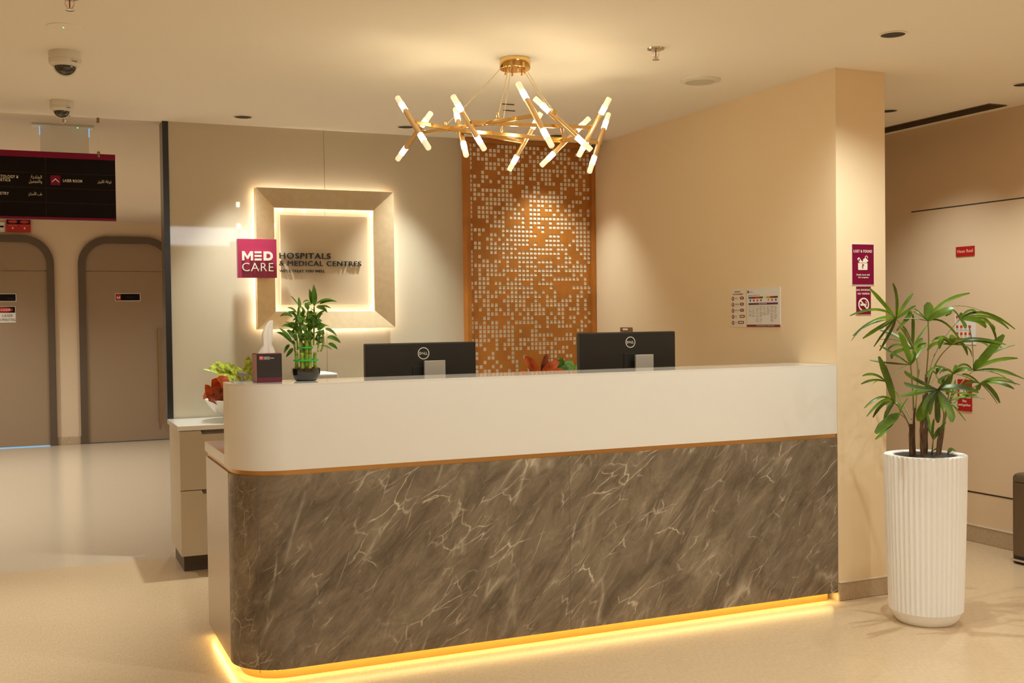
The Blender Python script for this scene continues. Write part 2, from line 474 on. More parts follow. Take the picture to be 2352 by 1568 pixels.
# skirtings
def skirting(name, pts, h=0.088):
    b = MB()
    for (x0, y0), (x1, y1) in zip(pts, pts[1:]):
        b.box(min(x0, x1), min(y0, y1), 0, max(x0, x1), max(y0, y1), h)
    o = struct(b.build(name, M_BASE, bevel=0.004))
    return o
skirting('baseboard_column', [(SX + 0.001, DY - 0.008), (SX + 0.313, DY)])
skirting('baseboard_right', [(KX - 0.008, -2.5), (KX, 8.0)], 0.10)
skirting('baseboard_doors', [(0.251, WY - 0.010), (0.503, WY)], 0.092)
MB().box(KX - 0.011, -2.5, 0.10, KX, 8.0, 0.106).build('baseboard_cap', M_BASETOP, bpy.data.objects['baseboard_right'])
MB().box(SX + 0.001, DY - 0.010, 0.088, SX + 0.313, DY, 0.093).build('baseboard_cap', M_BASETOP, bpy.data.objects['baseboard_column'])
# flush concealed door in the corridor wall: leaf standing 2 mm proud with dark joints
d3 = struct(MB().box(KX - 0.004, 3.9, 0.310, KX, 5.502, 2.054).build('door_3', M_WALLC))
b = MB()
b.box(KX - 0.0015, 3.9, 2.054, KX + 0.01, 5.510, 2.062); b.box(KX - 0.0015, 3.9, 0.300, KX + 0.01, 5.510, 0.308)
b.build('door_joint', M_SEAM, d3)
MB().box(KX - 0.0015, 5.502, 0.308, KX + 0.01, 5.5045, 2.056).build('door_joint', M_SEAMLIGHT, d3)

# ---------------------------------------------------------------- arched doors at the end of the passage
def arched(hw, top, r, n=10):
    return [(-hw, 0)] + [(hw, 0)] + arc(hw - r, top - r, r, 0, 90, n) + arc(-hw + r, top - r, r, 90, 180, n)
def arched_door(name, cx, handle):
    fr = facing_front(WY)
    out = arched(0.54, 2.418, 0.33); inn = arched(0.462, 2.336, 0.255)
    n = len(out)
    b = MB()
    vs = []
    for w in (0.0, 0.05):
        for poly in (out, inn): vs += [fr(cx + u, v, w) for u, v in poly]
    fs = []
    for i in range(1, n):                      # ring open at the floor (edge 0 lies on the floor)
        j = (i + 1) % n
        fs += [(2 * n + i, 2 * n + j, 3 * n + j, 3 * n + i), (i, j, 2 * n + j, 2 * n + i), (n + i, 3 * n + i, 3 * n + j, n + j), (i, n + i, n + j, j)]
    fs += [(0, n, 3 * n, 2 * n), (1, 2 * n + 1, 3 * n + 1, n + 1)]
    b.add(vs, fs)
    root = struct(b.build(name, M_DOORFRAME))
    lower = [(-0.462, 0.008), (0.462, 0.008), (0.462, 2.006), (-0.462, 2.006)]
    MB().plate([(cx + u, v) for u, v in lower], fr, 0, 0.022).build('door_leaf', M_DOOR, root)
    upper = [(-0.462, 2.018), (0.462, 2.018)] + [p for p in inn if p[1] > 2.03]
    MB().plate([(cx + u, v) for u, v in upper], fr, 0, 0.022).build('transom_panel', M_DOOR, root)
    if handle:
        hx = cx + 0.344
        b = MB().box(hx - 0.016, WY - 0.075, 0.19, hx + 0.016, WY - 0.05, 1.33)
        b.box(hx - 0.008, WY - 0.05, 0.35, hx + 0.008, WY - 0.022, 0.37); b.box(hx - 0.008, WY - 0.05, 1.15, hx + 0.008, WY - 0.022, 1.17)
        b.build('handle', M_BRONZE, root)
        MB().tube([(hx + 0.08, WY - 0.022, 0.93), (hx + 0.08, WY - 0.03, 0.93)], 0.03, 16).build('lock', M_BRONZE, root)
    return root
d1 = arched_door('door_1', -0.291, False)
d2 = arched_door('door_2', 1.045, True)
MB().box(-0.75, WY - 0.024, 0.0, 0.171, WY - 0.02, 0.008).build('lit_gap', mat('blue_lit_gap', (0.2, 0.5, 0.8), 0.5, emit=(0.08, 0.42, 0.85), strength=0.6), d1)
MB().box(0.583, WY - 0.024, 0.0, 1.507, WY - 0.02, 0.008).build('floor_gap', mat('dark_blue_gap', (0.03, 0.05, 0.09), 0.5), d2)

def plaque(name, label, cat, pl, u0, v0, u1, v1, m, th=0.004, border=None, bm=None, loc=None):
    c = pl((u0 + u1) / 2, v0, 0)
    t = thing(name, label, cat, c)
    if border:
        MB().rect(pl, u0, v0, u1, v1, 0.0005, th).build('border', bm or M_PAPER, t)
        MB().rect(pl, u0 + border, v0 + border, u1 - border, v1 - border, 0.0005, th + 0.0012).build('face', m, t)
    else:
        MB().rect(pl, u0, v0, u1, v1, 0.0005, th + 0.0012).build('face', m, t)
    return t, th + 0.0012

dl = facing_front(WY - 0.022)
t, h = plaque('door_sign', 'narrow black nameplate with a red square on the fully visible arched door', 'sign', dl, 0.906, 1.662, 1.187, 1.752, M_SIGNBLACK, border=0.006)
MB().rect(dl, 0.918, 1.672, 0.968, 1.742, h, h + 0.001).build('icon_square', M_RED, t)
b = MB()
for k in range(3): b.rect(dl, 0.926 + k * 0.013, 1.69, 0.935 + k * 0.013, 1.705 + 0.012 * ((k + 1) % 2), h + 0.001, h + 0.002)
b.build('icon', M_CREAM, t)
MB().text('Treatment', dl, 1.03, 1.700, 1.10, 1.712, h, h + 0.001).build('lettering', mat('dim_print', (0.06, 0.045, 0.04), 0.6), t)
t, h = plaque('door_sign', 'black nameplate above the laser warning notice on the cut-off arched door', 'sign', dl, -0.435, 1.662, -0.155, 1.752, M_SIGNBLACK, border=0.006)
MB().text('Laser Room', dl, -0.25, 1.69, -0.18, 1.702, h, h + 0.001).build('lettering', mat('dim_print', (0.06, 0.045, 0.04), 0.6), t)
t, h = plaque('warning_notice', 'white notice with DANGER oval reading LASER OPERATING on the cut-off door', 'sign', dl, -0.435, 1.424, -0.163, 1.606, M_PAPER)
MB().rect(dl, -0.430, 1.535, -0.169, 1.602, h, h + 0.001).build('header', M_SIGNBLACK, t)
MB().plate([(-0.305 + 0.115 * math.cos(a * PI / 16), 1.568 + 0.029 * math.sin(a * PI / 16)) for a in range(32)], dl, h + 0.001, h + 0.002).build('oval', M_RED, t)
b = MB().text('DANGER', dl, -0.40, 1.557, -0.215, 1.580, h + 0.002, h + 0.003, 0.01); b.build('header_lettering', M_CREAM, t)
b = MB().text('LASER', dl, -0.302, 1.487, -0.194, 1.517, h, h + 0.001, 0.008); b.text('OPERATING', dl, -0.325, 1.439, -0.166, 1.470, h, h + 0.001, 0.008)
b.build('lettering', M_BLACK, t)
MB().plate([(-0.425, 1.436), (-0.332, 1.436), (-0.378, 1.515)], dl, h, h + 0.001).build('warning_triangle', M_RED, t)
# red warning box over the first door
fr = facing_front(WY)
t, h = plaque('warning_sign', 'red bilingual DANGER laser area lightbox above the cut-off arched door', 'sign', fr, -0.242, 2.449, 0.013, 2.592, M_RED, th=0.03)
b = MB()
b.plate([(-0.172 + 0.052 * math.cos(a * PI / 12), 2.568 + 0.019 * math.sin(a * PI / 12)) for a in range(24)], fr, h + 0.001, h + 0.002)
b.plate([(-0.052 + 0.052 * math.cos(a * PI / 12), 2.566 + 0.019 * math.sin(a * PI / 12)) for a in range(24)], fr, h + 0.001, h + 0.002)
MB().rect(fr, -0.236, 2.540, 0.007, 2.588, h, h + 0.001).build('header', M_SIGNBLACK, t)
b.build('oval', M_RED, t)
b = MB().text('DANGER', fr, -0.210, 2.561, -0.137, 2.574, h + 0.002, h + 0.003, 0.01)
b.text('\uFEAE\uFEC4\uFEA7', fr, -0.085, 2.557, -0.02, 2.574, h + 0.002, h + 0.003)
b.text('LASER AREA', fr, -0.220, 2.518, -0.130, 2.528, h, h + 0.001, 0.01)
b.text('\uFEAE\uFEC4\uFEA7', fr, -0.10, 2.514, -0.005, 2.527, h, h + 0.001)
b.build('lettering', mat('pale_red_print', (0.60, 0.26, 0.16), 0.5), t)
for cx in (-0.175, -0.052): MB().plate([(cx + 0.009 * math.cos(a * PI / 8), 2.494 + 0.010 * math.sin(a * PI / 8)) for a in range(16)], fr, h, h + 0.002).build('indicator', M_CREAM, t)
t, h = plaque('keypad_box', 'small pale box with dark strip beside the red laser lightbox', 'device', fr, -0.42, 2.45, -0.258, 2.56, M_PLASTICW, th=0.02)
MB().rect(fr, -0.40, 2.50, -0.266, 2.52, h, h + 0.001).build('display_strip', M_SIGNBLACK, t)
CHAND_TUBES = [((1.519,4.72,2.394),(1.572,4.458,2.131)),((1.703,4.791,2.35),(1.618,5.043,2.165)),((1.677,4.438,2.359),(1.873,4.564,2.156)),((1.855,4.876,2.393),(1.804,4.613,2.133)),((1.937,4.331,2.411),(2.003,4.138,2.113)),((2.067,4.446,2.378),(2.295,4.341,2.142)),((2.275,4.819,2.391),(2.168,4.969,2.127)),((2.535,4.814,2.381),(2.287,4.851,2.14)),((2.377,4.32,2.375),(2.319,4.513,2.141)),((2.666,4.854,2.418),(2.504,4.761,2.106))]
CHAND_BARS = [((1.553,4.571,2.26),(2.217,4.902,2.26)),((1.668,4.816,2.26),(1.972,4.257,2.26)),((1.781,4.49,2.26),(2.346,4.429,2.26)),((1.796,4.709,2.26),(2.57,4.794,2.26)),((2.308,4.816,2.26),(2.404,4.81,2.26)),((2.2,4.445,2.26),(2.384,4.789,2.26))]
CHAND_WIRES = [((1.988,4.628,2.545),(1.699,4.588,2.26)),((2.018,4.617,2.545),(1.846,4.345,2.26)),((2.012,4.573,2.545),(2.004,4.673,2.26)),((2.091,4.618,2.545),(2.038,4.191,2.26)),((2.08,4.575,2.545),(2.045,4.188,2.26))]
BAMBOO_LEAVES = [((1.051,4.401,1.459),(1.049,4.396,1.547),0.0181),((1.044,4.418,1.47),(1.035,4.416,1.53),0.0127),((1.007,4.472,1.449),(1.012,4.506,1.499),0.0109),((0.99,4.428,1.467),(0.962,4.44,1.503),0.0036),((1.062,4.41,1.47),(1.123,4.361,1.481),0.0073),((1.073,4.404,1.468),(1.133,4.351,1.475),0.0091),((1.06,4.404,1.455),(1.109,4.416,1.433),0.0127),((1.082,4.446,1.458),(1.117,4.389,1.45),0.0063),((0.998,4.486,1.435),(0.965,4.507,1.456),0.0073),((0.994,4.482,1.437),(0.952,4.491,1.421),0.0063),((0.995,4.474,1.42),(0.965,4.501,1.439),0.0073),((1.035,4.437,1.445),(1.029,4.463,1.475),0.0127),((1.035,4.42,1.481),(1.004,4.396,1.473),0.0054),((1.031,4.466,1.46),(1.064,4.486,1.471),0.0109),((1.047,4.421,1.376),(1.051,4.459,1.445),0.0199),((1.059,4.446,1.401),(1.09,4.447,1.392),0.0091),((1.078,4.438,1.363),(1.082,4.45,1.41),0.0091),((1.074,4.429,1.361),(1.1,4.421,1.386),0.0109),((1.093,4.395,1.366),(1.14,4.391,1.336),0.0109),((1.109,4.433,1.33),(1.17,4.444,1.306),0.0127),((1.114,4.431,1.306),(1.14,4.38,1.282),0.0109),((1.093,4.422,1.375),(1.122,4.452,1.378),0.0036),((0.986,4.484,1.369),(0.931,4.466,1.379),0.0109),((0.979,4.49,1.309),(0.913,4.486,1.355),0.0109),((0.967,4.436,1.314),(0.922,4.472,1.372),0.0109),((0.984,4.467,1.355),(0.98,4.439,1.391),0.0109),((1.002,4.466,1.355),(0.97,4.487,1.35),0.0145),((0.975,4.444,1.381),(0.952,4.494,1.396),0.0036),((1.01,4.475,1.373),(1.006,4.432,1.409),0.0145),((1.031,4.463,1.363),(1.005,4.43,1.386),0.0109),((1.044,4.452,1.345),(1.028,4.425,1.382),0.0109),((1.093,4.435,1.335),(1.1,4.458,1.366),0.0082),((1.061,4.448,1.325),(1.092,4.439,1.31),0.0127),((1.059,4.436,1.35),(1.08,4.4,1.348),0.0091),((0.968,4.49,1.304),(0.942,4.484,1.268),0.01),((0.975,4.459,1.29),(0.953,4.493,1.253),0.0109),((1.059,4.396,1.416),(1.078,4.39,1.426),0.0036),((1.08,4.421,1.299),(1.112,4.364,1.282),0.0054),((0.996,4.478,1.409),(0.981,4.483,1.402),0.0054),((1.019,4.419,1.355),(1.001,4.438,1.391),0.0145),((1.038,4.453,1.391),(1.029,4.445,1.42),0.0127),((1.001,4.419,1.391),(0.989,4.428,1.424),0.0127),((1.019,4.464,1.327),(1.013,4.498,1.358),0.0127),((1.04,4.436,1.318),(1.046,4.396,1.351),0.0145),((1.068,4.439,1.317),(1.073,4.427,1.354),0.0127),((0.983,4.44,1.319),(0.967,4.431,1.35),0.0109),((1.004,4.481,1.417),(1.003,4.481,1.457),0.0109),((1.006,4.425,1.416),(1.004,4.389,1.446),0.0109),((1.038,4.461,1.416),(1.048,4.469,1.442),0.0109),((1.05,4.426,1.409),(1.063,4.422,1.434),0.0109),((1.028,4.458,1.391),(1.049,4.482,1.416),0.0127),((1.007,4.473,1.336),(0.988,4.442,1.37),0.0127),((1.034,4.423,1.364),(1.045,4.391,1.39),0.0145),((1.075,4.412,1.314),(1.095,4.435,1.333),0.0127),((0.978,4.438,1.301),(0.967,4.47,1.319),0.01),((1.017,4.424,1.431),(1.012,4.462,1.46),0.0091),((1.06,4.425,1.372),(1.059,4.394,1.399),0.0109),((1.023,4.443,1.309),(1.027,4.427,1.346),0.0091),((1.058,4.442,1.441),(1.056,4.48,1.449),0.0109)]
BAMBOO_STEMS = [[(1.019,4.425,1.304),(1.019,4.436,1.337),(1.024,4.442,1.373)],[(1.052,4.427,1.3),(1.057,4.434,1.39),(1.057,4.428,1.459)],[(0.999,4.436,1.29),(1.0,4.443,1.355),(1.005,4.463,1.455)],[(1.03,4.432,1.289),(1.036,4.445,1.373),(1.037,4.453,1.449)],[(1.079,4.419,1.274),(1.09,4.416,1.308),(1.089,4.416,1.345)],[(0.981,4.452,1.276),(0.982,4.471,1.31),(0.973,4.461,1.319)],[(1.045,4.443,1.289),(1.04,4.427,1.336),(1.048,4.443,1.381)],[(1.011,4.454,1.289),(1.007,4.451,1.346),(1.013,4.445,1.418)],[(1.066,4.409,1.275),(1.073,4.427,1.318),(1.073,4.415,1.363)],[(0.993,4.458,1.282),(0.987,4.444,1.328),(0.979,4.447,1.364)]]
PALM_FANS = [([(3.635,3.912,1.375),(3.667,3.883,1.319),(3.7,3.853,1.198),(3.692,3.84,1.073),(3.671,3.833,0.959)],[((3.559,3.899,1.437),(3.476,3.904,1.515),0.0201),((3.597,3.866,1.465),(3.555,3.844,1.536),0.0174),((3.664,3.886,1.441),(3.694,3.865,1.491),0.0147),((3.66,3.864,1.413),(3.678,3.832,1.435),0.012),((3.507,3.89,1.419),(3.36,3.901,1.393),0.012),((3.544,3.931,1.374),(3.432,3.965,1.301),0.0134),((3.618,3.991,1.34),(3.571,4.059,1.285),0.0161),((3.627,3.962,1.33),(3.591,4.008,1.247),0.0094),((3.64,3.951,1.319),(3.61,3.991,1.228),0.012),((3.687,3.875,1.404),(3.621,3.892,1.322),0.0187),((3.593,3.933,1.349),(3.572,3.944,1.33),0.0107),((3.49,3.925,1.35),(3.394,3.932,1.28),0.0054)]),([(3.775,3.957,1.237),(3.769,3.918,1.189),(3.747,3.886,1.136),(3.708,3.861,1.053),(3.675,3.833,0.958)],[((3.745,3.921,1.317),(3.723,3.898,1.396),0.015),((3.722,3.937,1.29),(3.677,3.929,1.337),0.015),((3.734,3.943,1.301),(3.697,3.939,1.345),0.0136),((3.754,4.04,1.294),(3.716,4.107,1.322),0.0164),((3.84,3.976,1.293),(3.905,3.979,1.353),0.0087),((3.814,3.96,1.261),(3.844,3.961,1.282),0.0218),((3.741,4.019,1.273),(3.686,4.074,1.277),0.0038),((3.68,3.965,1.22),(3.651,3.956,1.191),0.0164),((3.696,3.97,1.255),(3.646,3.977,1.232),0.0096)]),([(3.568,3.751,1.172),(3.599,3.779,1.127),(3.633,3.805,1.035),(3.662,3.833,0.959)],[((3.559,3.776,1.256),(3.545,3.796,1.316),0.0349),((3.524,3.808,1.22),(3.484,3.851,1.258),0.0129),((3.512,3.839,1.18),(3.47,3.9,1.192),0.0116),((3.625,3.771,1.229),(3.684,3.775,1.264),0.0285),((3.568,3.727,1.21),(3.548,3.719,1.234),0.0155),((3.613,3.745,1.242),(3.647,3.738,1.26),0.0103)]),([(3.695,3.776,1.365),(3.708,3.786,1.266),(3.71,3.8,1.144),(3.72,3.813,1.11)],[((3.706,3.786,1.408),(3.715,3.793,1.449),0.0394),((3.761,3.75,1.444),(3.871,3.704,1.488),0.0157),((3.726,3.723,1.405),(3.755,3.683,1.417),0.0289),((3.782,3.737,1.404),(3.766,3.742,1.386),0.0157),((3.638,3.769,1.403),(3.604,3.763,1.419),0.0131),((3.68,3.816,1.398),(3.673,3.842,1.406),0.0131),((3.668,3.829,1.375),(3.637,3.869,1.375),0.0052),((3.785,3.747,1.344),(3.868,3.715,1.208),0.01),((3.756,3.701,1.429),(3.863,3.621,1.405),0.0024),((3.738,3.784,1.408),(3.759,3.793,1.418),0.0157)]),([(3.958,3.847,1.37),(3.861,3.844,1.289),(3.776,3.837,1.178),(3.728,3.812,1.073)],[((3.964,3.847,1.385),(3.967,3.847,1.401),0.0163),((4.022,3.853,1.409),(4.072,3.852,1.4),0.0122),((4.12,3.855,1.398),(4.291,3.831,1.319),0.0122),((4.076,3.797,1.38),(4.168,3.757,1.322),0.0149),((4.019,3.809,1.365),(4.055,3.785,1.329),0.0312),((4.076,3.814,1.37),(4.136,3.799,1.265),0.019),((4.068,3.787,1.353),(4.089,3.769,1.311),0.0122),((3.964,3.827,1.349),(3.96,3.818,1.328),0.0168),((3.938,3.846,1.396),(3.917,3.849,1.412),0.0141)]),([(3.811,3.756,1.255),(3.774,3.778,1.209),(3.746,3.796,1.149),(3.728,3.809,1.079)],[((3.826,3.764,1.28),(3.839,3.768,1.298),0.0304),((3.844,3.663,1.283),(3.94,3.568,1.257),0.0137),((3.849,3.661,1.278),(3.928,3.573,1.243),0.0119),((3.784,3.775,1.283),(3.77,3.785,1.238),0.0211),((3.764,3.758,1.292),(3.709,3.769,1.271),0.0111),((3.859,3.738,1.261),(3.882,3.728,1.206),0.0111),((3.871,3.726,1.248),(3.893,3.713,1.2),0.0053),((3.896,3.692,1.273),(3.935,3.657,1.244),0.0111),((3.784,3.821,1.261),(3.774,3.861,1.226),0.0158)]),([(3.994,3.804,1.13),(3.97,3.788,1.128),(3.898,3.791,1.067),(3.837,3.789,0.996),(3.799,3.778,0.937)],[((3.947,3.763,1.248),(3.903,3.743,1.342),0.0103),((4.049,3.763,1.216),(4.105,3.727,1.296),0.0365),((4.024,3.726,1.21),(4.092,3.653,1.25),0.0103),((4.1,3.786,1.172),(4.219,3.753,1.184),0.0189),((4.058,3.731,1.139),(4.123,3.672,1.111),0.0065),((4.078,3.733,1.128),(4.167,3.671,1.093),0.0135),((4.015,3.809,1.164),(4.034,3.81,1.18),0.0135),((3.947,3.81,1.161),(3.9,3.82,1.135),0.0103),((4.101,3.769,1.117),(4.189,3.737,1.058),0.0025)]),([(3.755,3.69,1.129),(3.766,3.719,1.075),(3.78,3.747,0.996),(3.79,3.777,0.924)],[((3.776,3.698,1.15),(3.788,3.705,1.168),0.015),((3.772,3.651,1.151),(3.791,3.62,1.143),0.0169),((3.658,3.682,1.163),(3.59,3.677,1.121),0.0122),((3.717,3.691,1.149),(3.682,3.695,1.131),0.0122),((3.73,3.718,1.109),(3.735,3.726,1.076),0.0131),((3.744,3.705,1.082),(3.741,3.712,1.035),0.0169),((3.788,3.648,1.116),(3.811,3.619,1.093),0.0044),((3.692,3.706,1.103),(3.696,3.696,1.084),0.0109)]),([(3.958,3.731,1.077),(3.894,3.751,1.035),(3.837,3.768,0.987),(3.81,3.771,0.943)],[((3.985,3.661,1.094),(4.053,3.592,1.074),0.0072),((4.023,3.697,1.102),(4.091,3.662,1.083),0.0089),((3.98,3.65,1.083),(4.012,3.588,1.057),0.0162),((4.017,3.729,1.052),(4.071,3.721,0.984),0.0217),((3.962,3.743,1.061),(3.963,3.751,1.043),0.0209),((4.037,3.751,1.033),(4.099,3.76,0.975),0.0039),((3.936,3.759,1.085),(3.906,3.785,1.064),0.0078),((3.945,3.764,1.08),(3.938,3.784,1.057),0.0117),((3.885,3.721,1.114),(3.834,3.715,1.122),0.0095)]),([(3.6,3.625,1.067),(3.668,3.672,1.005),(3.732,3.722,0.95),(3.783,3.777,0.897)],[((3.652,3.566,1.079),(3.719,3.512,1.056),0.0318),((3.588,3.696,1.055),(3.544,3.758,1.038),0.0304),((3.539,3.693,1.077),(3.512,3.732,1.096),0.018),((3.5,3.655,1.115),(3.453,3.667,1.151),0.0174),((3.556,3.722,1.042),(3.518,3.791,1.031),0.0104),((3.563,3.659,0.994),(3.543,3.678,0.929),0.0434),((3.629,3.656,0.981),(3.65,3.674,0.917),0.0234),((3.621,3.583,0.987),(3.617,3.563,0.931),0.0305),((3.592,3.599,1.019),(3.587,3.581,0.979),0.0175),((3.57,3.631,1.012),(3.56,3.63,0.96),0.0186),((3.612,3.591,1.103),(3.615,3.57,1.135),0.0159),((3.546,3.633,1.024),(3.523,3.632,0.961),0.0186),((3.731,3.643,1.048),(3.841,3.644,1.035),0.0133)]),([(3.737,3.695,1.007),(3.764,3.735,0.953),(3.787,3.777,0.896)],[((3.778,3.657,1.029),(3.825,3.622,1.035),0.0092),((3.765,3.607,1.03),(3.79,3.545,1.025),0.0071),((3.743,3.669,0.99),(3.747,3.652,0.978),0.0103),((3.745,3.653,0.966),(3.759,3.621,0.923),0.006),((3.773,3.708,1.048),(3.797,3.717,1.099),0.0087)]),([(3.527,3.808,1.003),(3.594,3.82,0.945),(3.647,3.839,0.874)],[((3.487,3.799,1.097),(3.436,3.804,1.211),0.0283),((3.456,3.812,1.029),(3.374,3.828,0.983),0.0119),((3.447,3.789,1.016),(3.355,3.791,0.95),0.0119),((3.515,3.868,0.99),(3.498,3.912,0.929),0.0137),((3.502,3.812,0.98),(3.477,3.818,0.93),0.0173),((3.537,3.788,0.992),(3.534,3.778,0.957),0.0125)]),([(3.68,4.027,1.079),(3.669,3.967,1.055),(3.67,3.901,0.978),(3.657,3.841,0.919)],[((3.6,4.013,1.116),(3.526,4.012,1.113),0.0119),((3.595,4.013,1.091),(3.518,4.012,1.075),0.0113),((3.635,4.026,1.087),(3.6,4.027,1.071),0.0031),((3.739,4.024,1.128),(3.795,4.014,1.152),0.0031)]),([(3.489,3.737,0.959),(3.573,3.785,0.928),(3.647,3.837,0.875)],[((3.412,3.723,0.929),(3.341,3.722,0.883),0.0381),((3.392,3.709,0.899),(3.316,3.695,0.861),0.0147),((3.503,3.731,0.994),(3.525,3.722,1.028),0.0053)]),([(3.608,3.66,0.845),(3.672,3.728,0.808),(3.734,3.796,0.755)],[((3.591,3.646,0.894),(3.588,3.633,0.942),0.0105),((3.637,3.708,0.892),(3.655,3.742,0.957),0.0117),((3.605,3.636,0.88),(3.615,3.615,0.907),0.0134),((3.636,3.652,0.883),(3.664,3.642,0.923),0.0134),((3.607,3.689,0.895),(3.605,3.709,0.935),0.0064)]),([(3.912,3.948,1.11),(3.817,3.882,1.079),(3.729,3.813,1.055)],[((3.923,3.939,1.135),(3.942,3.928,1.144),0.0113),((3.937,3.962,1.086),(3.968,3.964,1.066),0.0113),((3.888,3.958,1.129),(3.87,3.965,1.101),0.0088),((3.907,3.94,1.136),(3.897,3.937,1.155),0.0189)])]
PALM_CANES = [([(3.615,3.808,0.752),(3.621,3.808,0.842),(3.625,3.807,0.902)],0.0091),([(3.659,3.832,0.747),(3.663,3.833,0.868),(3.67,3.832,0.971)],0.0067),([(3.64,3.764,0.754),(3.645,3.765,0.875),(3.652,3.764,0.964),(3.658,3.763,1.036)],0.0091),([(3.735,3.832,0.745),(3.737,3.834,0.864),(3.741,3.835,1.016),(3.743,3.837,1.12)],0.0088),([(3.745,3.773,0.754),(3.751,3.772,0.814),(3.756,3.771,0.866)],0.0083),([(3.793,3.806,0.747),(3.803,3.804,0.833),(3.817,3.8,0.93)],0.0076)]
# ---------------------------------------------------------------- ceiling fittings
def downlight(x, y, power, label, **kw):
    t = thing('downlight', label, 'ceiling light', (x, y, CZ), 'recessed dark downlights')
    MB().lathe([(0.058, 0.0), (0.060, -0.003), (0.052, -0.004), (0.050, -0.001), (0.050, 0.0)], (x, y, CZ - 0.0005), 32).build('trim_ring', M_CEIL, t, smooth=True)
    MB().lathe([(0.050, -0.0012), (0.030, -0.0008), (0.0, -0.0004)], (x, y, CZ - 0.001), 28, False, False).build('baffle', M_BAFFLE, t)
    spot_lamp(x, y, power, parent=t, **kw)
    return t
downlight(1.151, 6.50, DLW, 'dark downlight above the left end of the glass wall, left of the square frame', cone=68, blend=1.0)
downlight(2.145, 6.50, DLW, 'dark downlight above the glass wall between frame and lattice, behind the chandelier', cone=68, blend=1.0)
downlight(3.172, 6.49, DLW * 0.45, 'dark downlight in front of the top of the orange lattice panel', cone=84, blend=1.0)
downlight(3.396, 3.663, DLP, 'dark downlight nearest the viewer, above the potted palm', size=0.018, cone=140, blend=1.0)
downlight(4.638, 5.046, 45, 'dark downlight half hidden behind the beige column, beside the air vent', cone=115)
downlight(4.787, 4.212, 45, 'dark downlight at the picture edge above the corridor wall', cone=115)

def sprinkler(x, y, label):
    t = thing('sprinkler', label, 'sprinkler', (x, y, CZ), 'chrome ceiling sprinklers')
    MB().lathe([(0.039, 0.0), (0.037, -0.006), (0.020, -0.012), (0.012, -0.012)], (x, y, CZ), 28).build('escutcheon', M_CHROME, t, smooth=True)
    b = MB()
    for sx in (-1, 1):
        b.tube(bez([(x + sx * 0.008, y, CZ - 0.012), (x + sx * 0.015, y, CZ - 0.026), (x + sx * 0.004, y, CZ - 0.046)], 8), 0.0025, 8)
    b.build('yoke', M_CHROME, t, smooth=True)
    MB().tube([(x, y, CZ - 0.012), (x, y, CZ - 0.044)], 0.0024, 8).build('glass_bulb', M_BULBRED, t, smooth=True)
    MB().lathe([(0.005, 0.004), (0.006, 0.0), (0.016, -0.001), (0.016, -0.003), (0.0, -0.004)], (x, y, CZ - 0.048), 20).build('deflector', M_CHROME, t)
sprinkler(2.569, 4.238, 'chrome sprinkler with red bulb right of the chandelier canopy')
sprinkler(0.150, 4.330, 'chrome sprinkler cut by the top picture edge above the round sensor disc')
sprinkler(0.187, 6.79, 'chrome sprinkler hanging just below the far dome camera')

t = thing('ceiling_speaker', 'round cream ceiling speaker between sprinkler and beige side wall', 'speaker', (3.126, 4.726, CZ))
MB().lathe([(0.102, 0.0), (0.100, -0.006), (0.078, -0.013), (0.074, -0.011), (0.074, -0.004)], (3.126, 4.726, CZ), 48, True, False).build('rim', M_PLASTICW, t, smooth=True)
MB().lathe([(0.075, -0.009), (0.05, -0.0105), (0.0, -0.011)], (3.126, 4.726, CZ), 48, False, False).build('grille', mat('speaker_grille', (0.58, 0.54, 0.42), 0.7, speck=0.2, scale=700), t, smooth=True)
t = thing('sensor_disc', 'flat round ceiling disc with tiny green light above the dome cameras', 'sensor', (0.143, 4.783, CZ))
MB().lathe([(0.068, 0.0), (0.068, -0.003), (0.064, -0.0045), (0.0, -0.0045)], (0.143, 4.783, CZ), 40, True, False).build('cover', M_CEIL, t)
MB().lathe([(0.0025, 0.0), (0.0025, -0.002), (0.0, -0.003)], (0.140, 4.772, CZ - 0.0045), 10).build('led', M_GREENLED, t)

def dome_camera(x, y, s, label):
    t = thing('dome_camera', label, 'security camera', (x, y, CZ))
    MB().lathe([(0.066 * s, 0.0), (0.067 * s, -0.004), (0.068 * s, -0.036 * s)], (x, y, CZ), 40).build('base', M_PLASTICW, t, smooth=True)
    MB().lathe([(0.0665 * s, -0.0365 * s), (0.066 * s, -0.052 * s), (0.058 * s, -0.060 * s), (0.046 * s, -0.064 * s)], (x, y, CZ), 40).build('housing', M_PLASTICW, t, smooth=True)
    prof = [(0.045 * s * math.cos(a * PI / 20), -0.060 * s - 0.043 * s * math.sin(a * PI / 20)) for a in range(11)]
    MB().lathe(prof, (x, y, CZ), 32, False, False).build('dome', M_DOME, t, smooth=True)
    b = MB()
    pts = []
    for k in range(15):
        a = PI * (k / 14)
        pts.append((x + 0.046 * s * math.cos(a), y - 0.012 * s, CZ - 0.063 * s - 0.043 * s * math.sin(a)))
    b.tube(pts, 0.0035 * s, 8)
    b.build('dome_band', M_PLASTICW, t, smooth=True)
    b = MB().box(x + 0.026 * s, y - 0.066 * s, CZ - 0.051 * s, x + 0.048 * s, y - 0.050 * s, CZ - 0.047 * s)
    b.build('badge', M_GREYPRINT, t)
    return t
dome_camera(0.157, 5.225, 1.0, 'nearer white dome camera below the round sensor disc')
dome_camera(0.170, 6.371, 0.87, 'farther white dome camera above the hanging direction sign')
